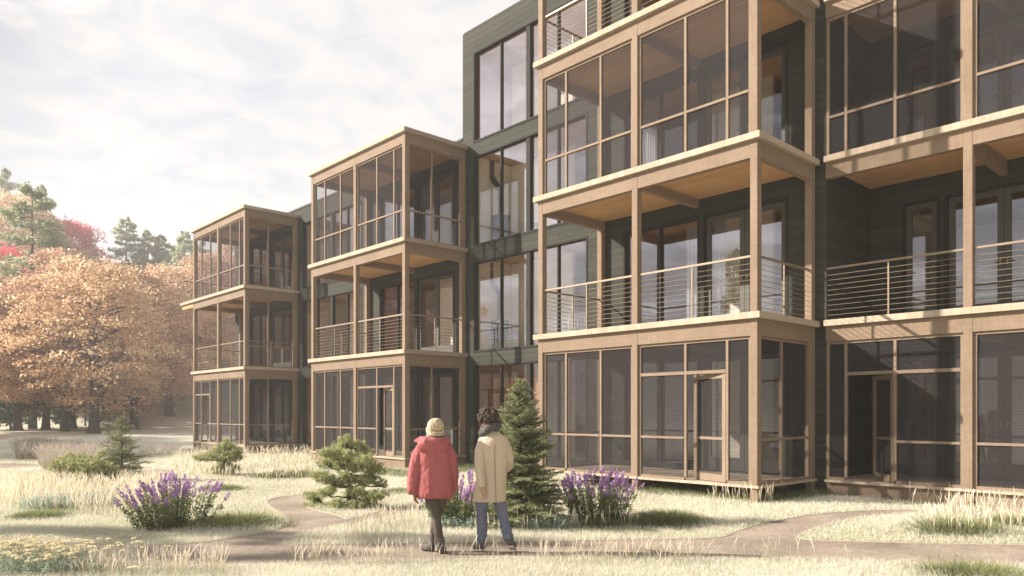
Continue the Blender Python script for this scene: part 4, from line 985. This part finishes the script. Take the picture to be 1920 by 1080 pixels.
def hand(g, wrist, d, side, s=1.0, curl=.9):
    """relaxed hand: palm along d, five unequal curled fingers; side = unit vector towards the thumb; the palm faces n"""
    w0 = np.array(wrist, float); d = np.array(d, float); d /= np.linalg.norm(d); sd = np.array(side, float); sd -= d*sd.dot(d); sd /= np.linalg.norm(sd); n = np.cross(d, sd)
    g.tube([w0-d*.03*s, w0+d*.02*s], [.024*s, .026*s], 10, flat=1); 
    for i in range(4): g.tube([w0+d*.005*s+sd*(.024-.016*i)*s*.8, w0+d*.085*s+sd*(.033-.022*i)*s], [.014*s, .0115*s], 8)
    for i, L in enumerate((.070, .080, .074, .058)):
        b = w0+d*(.083-(.006 if i == 3 else 0))*s+sd*(.033-.022*i)*s; a = 0; P = [b]
        for q, f in enumerate((.45, .31, .24)):
            a += (.35, .55, .4)[q]*curl*(1+.12*i); P.append(P[-1]+(d*cos(a)+n*sin(a))*L*f*s)
        g.tube(P, [.0100*s, .0093*s, .0085*s, .0066*s], 8)
    b = w0+d*.02*s+sd*.026*s; P = [b, b+(d*.6+sd*.62+n*.25)*.042*s, b+(d*.62+sd*.62+n*.25)*.042*s+(d*.93+sd*.2+n*.25)*.034*s, b+(d*.62+sd*.62+n*.25)*.042*s+(d*.95+sd*.08+n*.35)*.058*s]
    g.tube(P, [.0150*s, .0125*s, .0105*s, .0075*s], 8)
def person(px, Y, label):
    x = (px-960)/FPX*Y; return empty('person', (x, Y, float(H(x, Y))+.012), -math.atan2(x, Y)*0, label=label, cat='person', group='two people walking')
# woman in the red puffer jacket
p = person(815, 9.02, 'person in red puffer jacket, cream beanie and dark leggings walking away')
g = G(); head(g, (.005, .03, 1.475), .25, .98); g.tube([(0, 0, 1.20), (0, .01, 1.33), (.003, .02, 1.43)], [.075, .055, .053], 12)
g.rings([(0, 0, .70, .13, .10), (0, 0, .85, .125, .095), (0, 0, 1.0, .11, .085), (0, 0, 1.18, .14, .095), (0, 0, 1.29, .13, .08), (0, 0, 1.34, .06, .06)])
LA = [(-.13, .0, 1.26), (-.205, -.03, 1.02), (-.232, -.03, .86), (-.243, -.03, .725)]; RA = [(.13, .0, 1.25), (.205, .02, 1.0), (.205, .06, .85), (.200, .08, .74)]
g.tube(LA, [.05, .04, .034, .026], 10); g.tube(RA, [.05, .04, .034, .026], 10)
hand(g, (-.243, -.03, .715), (.12, .10, -1), (.25, 1, 0), .92, .8); hand(g, (.200, .08, .73), (-.05, .15, -1), (-.3, 1, 0), .92, .8)
LL = [(-.055, .0, .76), (-.025, -.02, .60), (.022, -.03, .42), (.050, -.07, .26), (.083, -.085, .10)]; RL = [(.075, .03, .76), (.060, .05, .60), (.015, .09, .42), (-.015, .09, .25), (-.030, .08, .11)]
g.tube(LL, [.080, .072, .050, .046, .034], 12); g.tube(RL, [.078, .070, .050, .046, .034], 12)
g.tube([(.086, -.085, .06), (.09, .0, .045), (.097, .06, .04)], [.026, .026, .018], 8); g.tube([(-.025, .075, .06), (-.08, .09, .05), (-.13, .11, .045)], [.026, .026, .018], 8)
soft(g, 'body', M['skin'], p, .0055, 3)
M['red_coat'] = pmat('red_padded_fabric', (.34, .100, .108), .8, 14, .10, .5)
g = G(); g.rings([(.012, 0, .655, .190, .135), (.012, 0, .675, .214, .160), (.010, 0, .72, .226, .168), (.006, 0, .80, .220, .165), (.0, 0, .95, .205, .158), (-.002, 0, 1.10, .205, .155), (0, 0, 1.22, .196, .148), (0, .0, 1.30, .165, .125), (0, .01, 1.35, .115, .10), (0, .01, 1.375, .09, .085)], 28)
jk = soft(g, 'jacket', M['red_coat'], p, .009, 5); g = G()
g.tube([(-.07, 0, 1.315), (-.135, 0, 1.265), (-.187, -.015, 1.17), (-.222, -.03, 1.02), (-.246, -.03, .86), (-.256, -.03, .76), (-.257, -.03, .715), (-.256, -.03, .70)], [.05, .080, .090, .088, .082, .074, .064, .050], 14)
soft(g, 'sleeve', M['red_coat'], p, .008, 4); g = G()
g.tube([(.07, 0, 1.31), (.135, .0, 1.26), (.180, .01, 1.16), (.212, .03, 1.0), (.214, .06, .85), (.208, .08, .74), (.206, .085, .715)], [.05, .076, .080, .072, .066, .058, .044], 14)
soft(g, 'sleeve', M['red_coat'], p, .008, 4)
g = G(); Rt = np.array(((1, 0, 0), (0, cos(.45), -sin(.45)), (0, sin(.45), cos(.45))))
g.ball((-.015, -.115, 1.275), (.190, .075, .105), 18, 11, rot=Rt); g.ball((-.02, -.08, 1.325), (.175, .10, .055), 16, 9); g.tube([(-.13, .06, 1.36), (-.165, -.05, 1.345), (-.08, -.15, 1.34), (.06, -.155, 1.33), (.145, -.05, 1.335), (.12, .06, 1.35)], [.045, .052, .055, .055, .05, .045], 10)
g.tube([(-.15, -.04, 1.33), (-.205, -.03, 1.345), (-.245, -.02, 1.338)], [.055, .032, .012], 8)
soft(g, 'hood', M['red_coat'], p, .009, 5)
M['leg'] = pmat('dark_leggings', (.085, .072, .062), .8, 60, .12); M['boot'] = pmat('grey_suede', (.11, .098, .092), .85, 60, .12)
for nm, L, R in (('legging', LL, 1), ('legging', RL, 1)):
    g = G(); g.tube([L[0], L[1], ((np.array(L[1])+np.array(L[2]))/2), L[2], L[3], L[4]], [.090, .082, .068, .056, .055, .041], 16); soft(g, nm, M['leg'], p, .008, 4)
def boot(L, toe, heel):
    g = G(); a = np.array(L[4]); g.tube([a+np.array((0, 0, .10)), a+np.array((0, 0, .02)), a-np.array((0, 0, .03))], [.044, .048, .054], 14)
    t = np.array(toe, float); h = np.array(heel, float); g.tube([h, h*.7+t*.3, h*.4+t*.6, t], [.046, .050, .047, .030], 14); g.tube([h-(t-h)*.02+np.array((0, 0, -.028)), (h+t)/2+np.array((0, 0, -.022)), t+np.array((0, 0, -.012))], [.040, .042, .032], 12, flat=.5)
    return g
soft(boot(LL, (.100, .10, .034), (.086, -.095, .052)), 'boot', M['boot'], p, .007, 3); soft(boot(RL, (-.165, .125, .034), (-.022, .075, .052)), 'boot', M['boot'], p, .007, 3)
M['knit'] = pmat('cream_knit', (.47, .385, .275), .95, 55, .14, .9)
g = G(); Rh = np.array(((cos(.2), 0, sin(.2)), (0, 1, 0), (-sin(.2), 0, cos(.2)))); g.ball((.012, .0, 1.520), (.102, .112, .094), 18, 12, rot=Rh); g.ball((.03, -.01, 1.580), (.06, .065, .036), 12, 8)
soft(g, 'beanie', M['knit'], p, .006, 4)
g = G(); n = 20; P = [(.006+.096*cos(2*pi*i/n), .0+.106*sin(2*pi*i/n), 1.478+.040*sin(2*pi*i/n)-.012*cos(2*pi*i/n)) for i in range(n+1)]; g.tube(P, [.016]*(n+1), 8); g.tube([(a, b, c-.026) for a, b, c in P], [.016]*(n+1), 8); soft(g, 'beanie_cuff', M['knit'], p, .005, 2)
M['greyhair'] = pmat('grey_brown_hair', (.20, .175, .145), .7, 50, .3, .8)
g = G(); g.ball((-.005, -.025, 1.41), (.085, .085, .075), 14, 10); g.tube([(-.06, .0, 1.44), (-.085, -.02, 1.37), (-.09, -.03, 1.33)], [.03, .035, .03], 8); g.tube([(.06, .0, 1.44), (.075, -.03, 1.37)], [.03, .03], 8); soft(g, 'hair', M['greyhair'], p, .007, 3)
# man in the long beige coat
p = person(925, 9.06, 'person with curly dark hair in long beige coat, jeans and ankle boots walking away')
g = G(); head(g, (-.064, .02, 1.60), .75, 1.0); g.tube([(.0, 0, 1.32), (-.025, .0, 1.45), (-.055, .01, 1.55)], [.08, .06, .056], 12)
g.rings([(-.02, 0, .78, .14, .11), (-.02, 0, .95, .13, .10), (0, 0, 1.1, .12, .095), (.005, 0, 1.27, .15, .10), (0, 0, 1.39, .14, .08), (-.01, 0, 1.43, .07, .06)])
MA = [(-.118, -.008, 1.325), (-.158, -.08, 1.08), (-.145, -.14, .93), (-.130, -.182, .805)]; MB_ = [(.122, 0, 1.32), (.185, .03, 1.10), (.15, .19, .98)]
g.tube(MA, [.052, .043, .036, .027], 10); g.tube(MB_, [.052, .043, .030], 10); hand(g, (-.126, -.188, .790), (.30, -.10, -1), (-.5, .85, 0), 1.02, -1.0); hand(g, (.15, .19, .98), (-.5, .8, .1), (0, .2, 1), 1.0, .8)
ML = [(-.120, 0, .74), (-.138, -.01, .58), (-.140, .01, .42), (-.136, .0, .27), (-.134, .0, .12)]; MR = [(.055, 0, .74), (.085, -.0, .58), (.120, .0, .42), (.155, -.05, .28), (.190, -.10, .16)]
g.tube(ML, [.075, .065, .047, .044, .034], 12); g.tube(MR, [.075, .065, .047, .044, .034], 12)
g.tube([(-.12, -.0, .045), (-.18, .04, .04), (-.245, .08, .03)], [.026, .026, .018], 8); g.tube([(.20, -.10, .12), (.225, -.03, .06), (.235, .03, .06)], [.026, .026, .016], 8)
soft(g, 'body', M['skin'], p, .0055, 3)
M['coat'] = pmat('beige_wool', (.50, .41, .315), .95, 70, .10, .35); M['jean'] = pmat('blue_denim', (.135, .150, .215), .9, 60, .28, .4); M['scarf'] = pmat('charcoal_scarf', (.085, .083, .085), .95, 60, .2, .6); M['curly'] = pmat('dark_curly_hair', (.060, .045, .036), .8, 45, .45, 1.0); M['sole'], _, _ = mat('white_rubber_sole', (.62, .58, .52), .7)
g = G(); g.rings([(-.050, 0, .612, .196, .150), (-.050, 0, .62, .207, .160), (-.040, 0, .75, .196, .153), (-.020, 0, .92, .180, .140), (.000, 0, 1.08, .170, .130), (.010, 0, 1.22, .176, .132), (.008, 0, 1.33, .178, .125), (.004, .0, 1.385, .150, .105), (-.004, .005, 1.425, .100, .085), (-.012, .005, 1.46, .078, .07)], 28)
soft(g, 'coat', M['coat'], p, .009, 5); g = G()
g.tube([(-.055, .0, 1.39), (-.118, -.008, 1.335), (-.152, -.045, 1.22), (-.160, -.085, 1.08), (-.148, -.142, .93), (-.134, -.178, .82), (-.131, -.184, .795)], [.045, .070, .074, .066, .060, .053, .047], 14)
soft(g, 'sleeve', M['coat'], p, .008, 4); g = G()
g.tube([(.06, .0, 1.385), (.122, .0, 1.33), (.160, .01, 1.22), (.186, .03, 1.10), (.175, .09, 1.02), (.155, .17, .985)], [.045, .068, .072, .064, .058, .050], 14)
soft(g, 'sleeve', M['coat'], p, .008, 4)
g = G(); g.tube([(.02, -.139, 1.30), (.02, -.138, 1.08), (.03, -.152, .80), (.035, -.164, .63)], [.004]*4, 5); g.build('back_seam', pmat('coat_seam', (.25, .19, .135), .95), p)
g = G(); n = 22; P = [(-.040+.098*cos(2*pi*i/n), .0+.100*sin(2*pi*i/n), 1.478+.035*cos(2*pi*i/n)+.012*sin(6*pi*i/n)) for i in range(n+1)]; g.tube(P, [.040+.009*sin(i*1.7) for i in range(n+1)], 10); g.tube([(a*1.0+.002, b*.95, c+.038) for a, b, c in P], [.030]*(n+1), 8); g.tube([(-.12, .03, 1.45), (-.145, .02, 1.41), (-.15, .04, 1.36)], [.04, .035, .02], 8); soft(g, 'scarf', M['scarf'], p, .007, 3)
g = G(); g.ball((-.060, -.012, 1.645), (.108, .112, .092), 16, 10)
for i in range(150):
    d = rng.normal(size=3); d /= np.linalg.norm(d)
    if d[2] < -.62 or (d[1] > .30 and d[2] < .35): continue
    q = np.array((-.060, -.015, 1.632))+d*np.array((.116, .116, .102)); g.ball(q, rng.uniform(.016, .030), 8, 6)
soft(g, 'hair', M['curly'], p, .005, 1)
for L in (ML, MR):
    g = G(); mid = (np.array(L[1])+np.array(L[2]))/2; g.tube([L[0], L[1], mid, L[2], L[3], tuple(np.array(L[3])*.3+np.array(L[4])*.7), tuple(np.array(L[4])*1.0)], [.088, .080, .070, .063, .062, .060, .058], 16)
    for i in range(4): g.ball(np.array(L[3])*(1-i*.25)+np.array(L[4])*i*.25+np.array((.01*(-1)**i, -.01, 0)), (.064, .062, .022), 12, 7)
    soft(g, 'trouser_leg', M['jean'], p, .008, 3)
def shoe(ank, heel, toe, par):
    a, h, t = (np.array(q, float) for q in (ank, heel, toe)); g = G(); g.tube([a+np.array((0, 0, .05)), a, (a+h)/2, h*.9+t*.1], [.050, .050, .050, .046], 14); g.tube([h, h*.65+t*.35, h*.35+t*.65, t], [.044, .048, .045, .030], 14); o = soft(g, 'shoe', M['boot'], par, .007, 3)
    s = G(); dn = np.array((0, 0, -.034)); up = np.cross(np.cross(t-h, (0, 0, 1.)), t-h); up /= np.linalg.norm(up); dn = -up*.036; s.tube([h-(t-h)*.10+dn, h*.65+t*.35+dn, h*.3+t*.7+dn, t+(t-h)*.08+dn*.7], [.040, .048, .047, .030], 14, flat=.36); soft(s, 'sole', M['sole'], par, .005, 2)
shoe((-.134, 0, .10), (-.125, .005, .062), (-.235, .075, .048), p); shoe((.195, -.10, .15), (.212, -.095, .120), (.250, .055, .050), p)
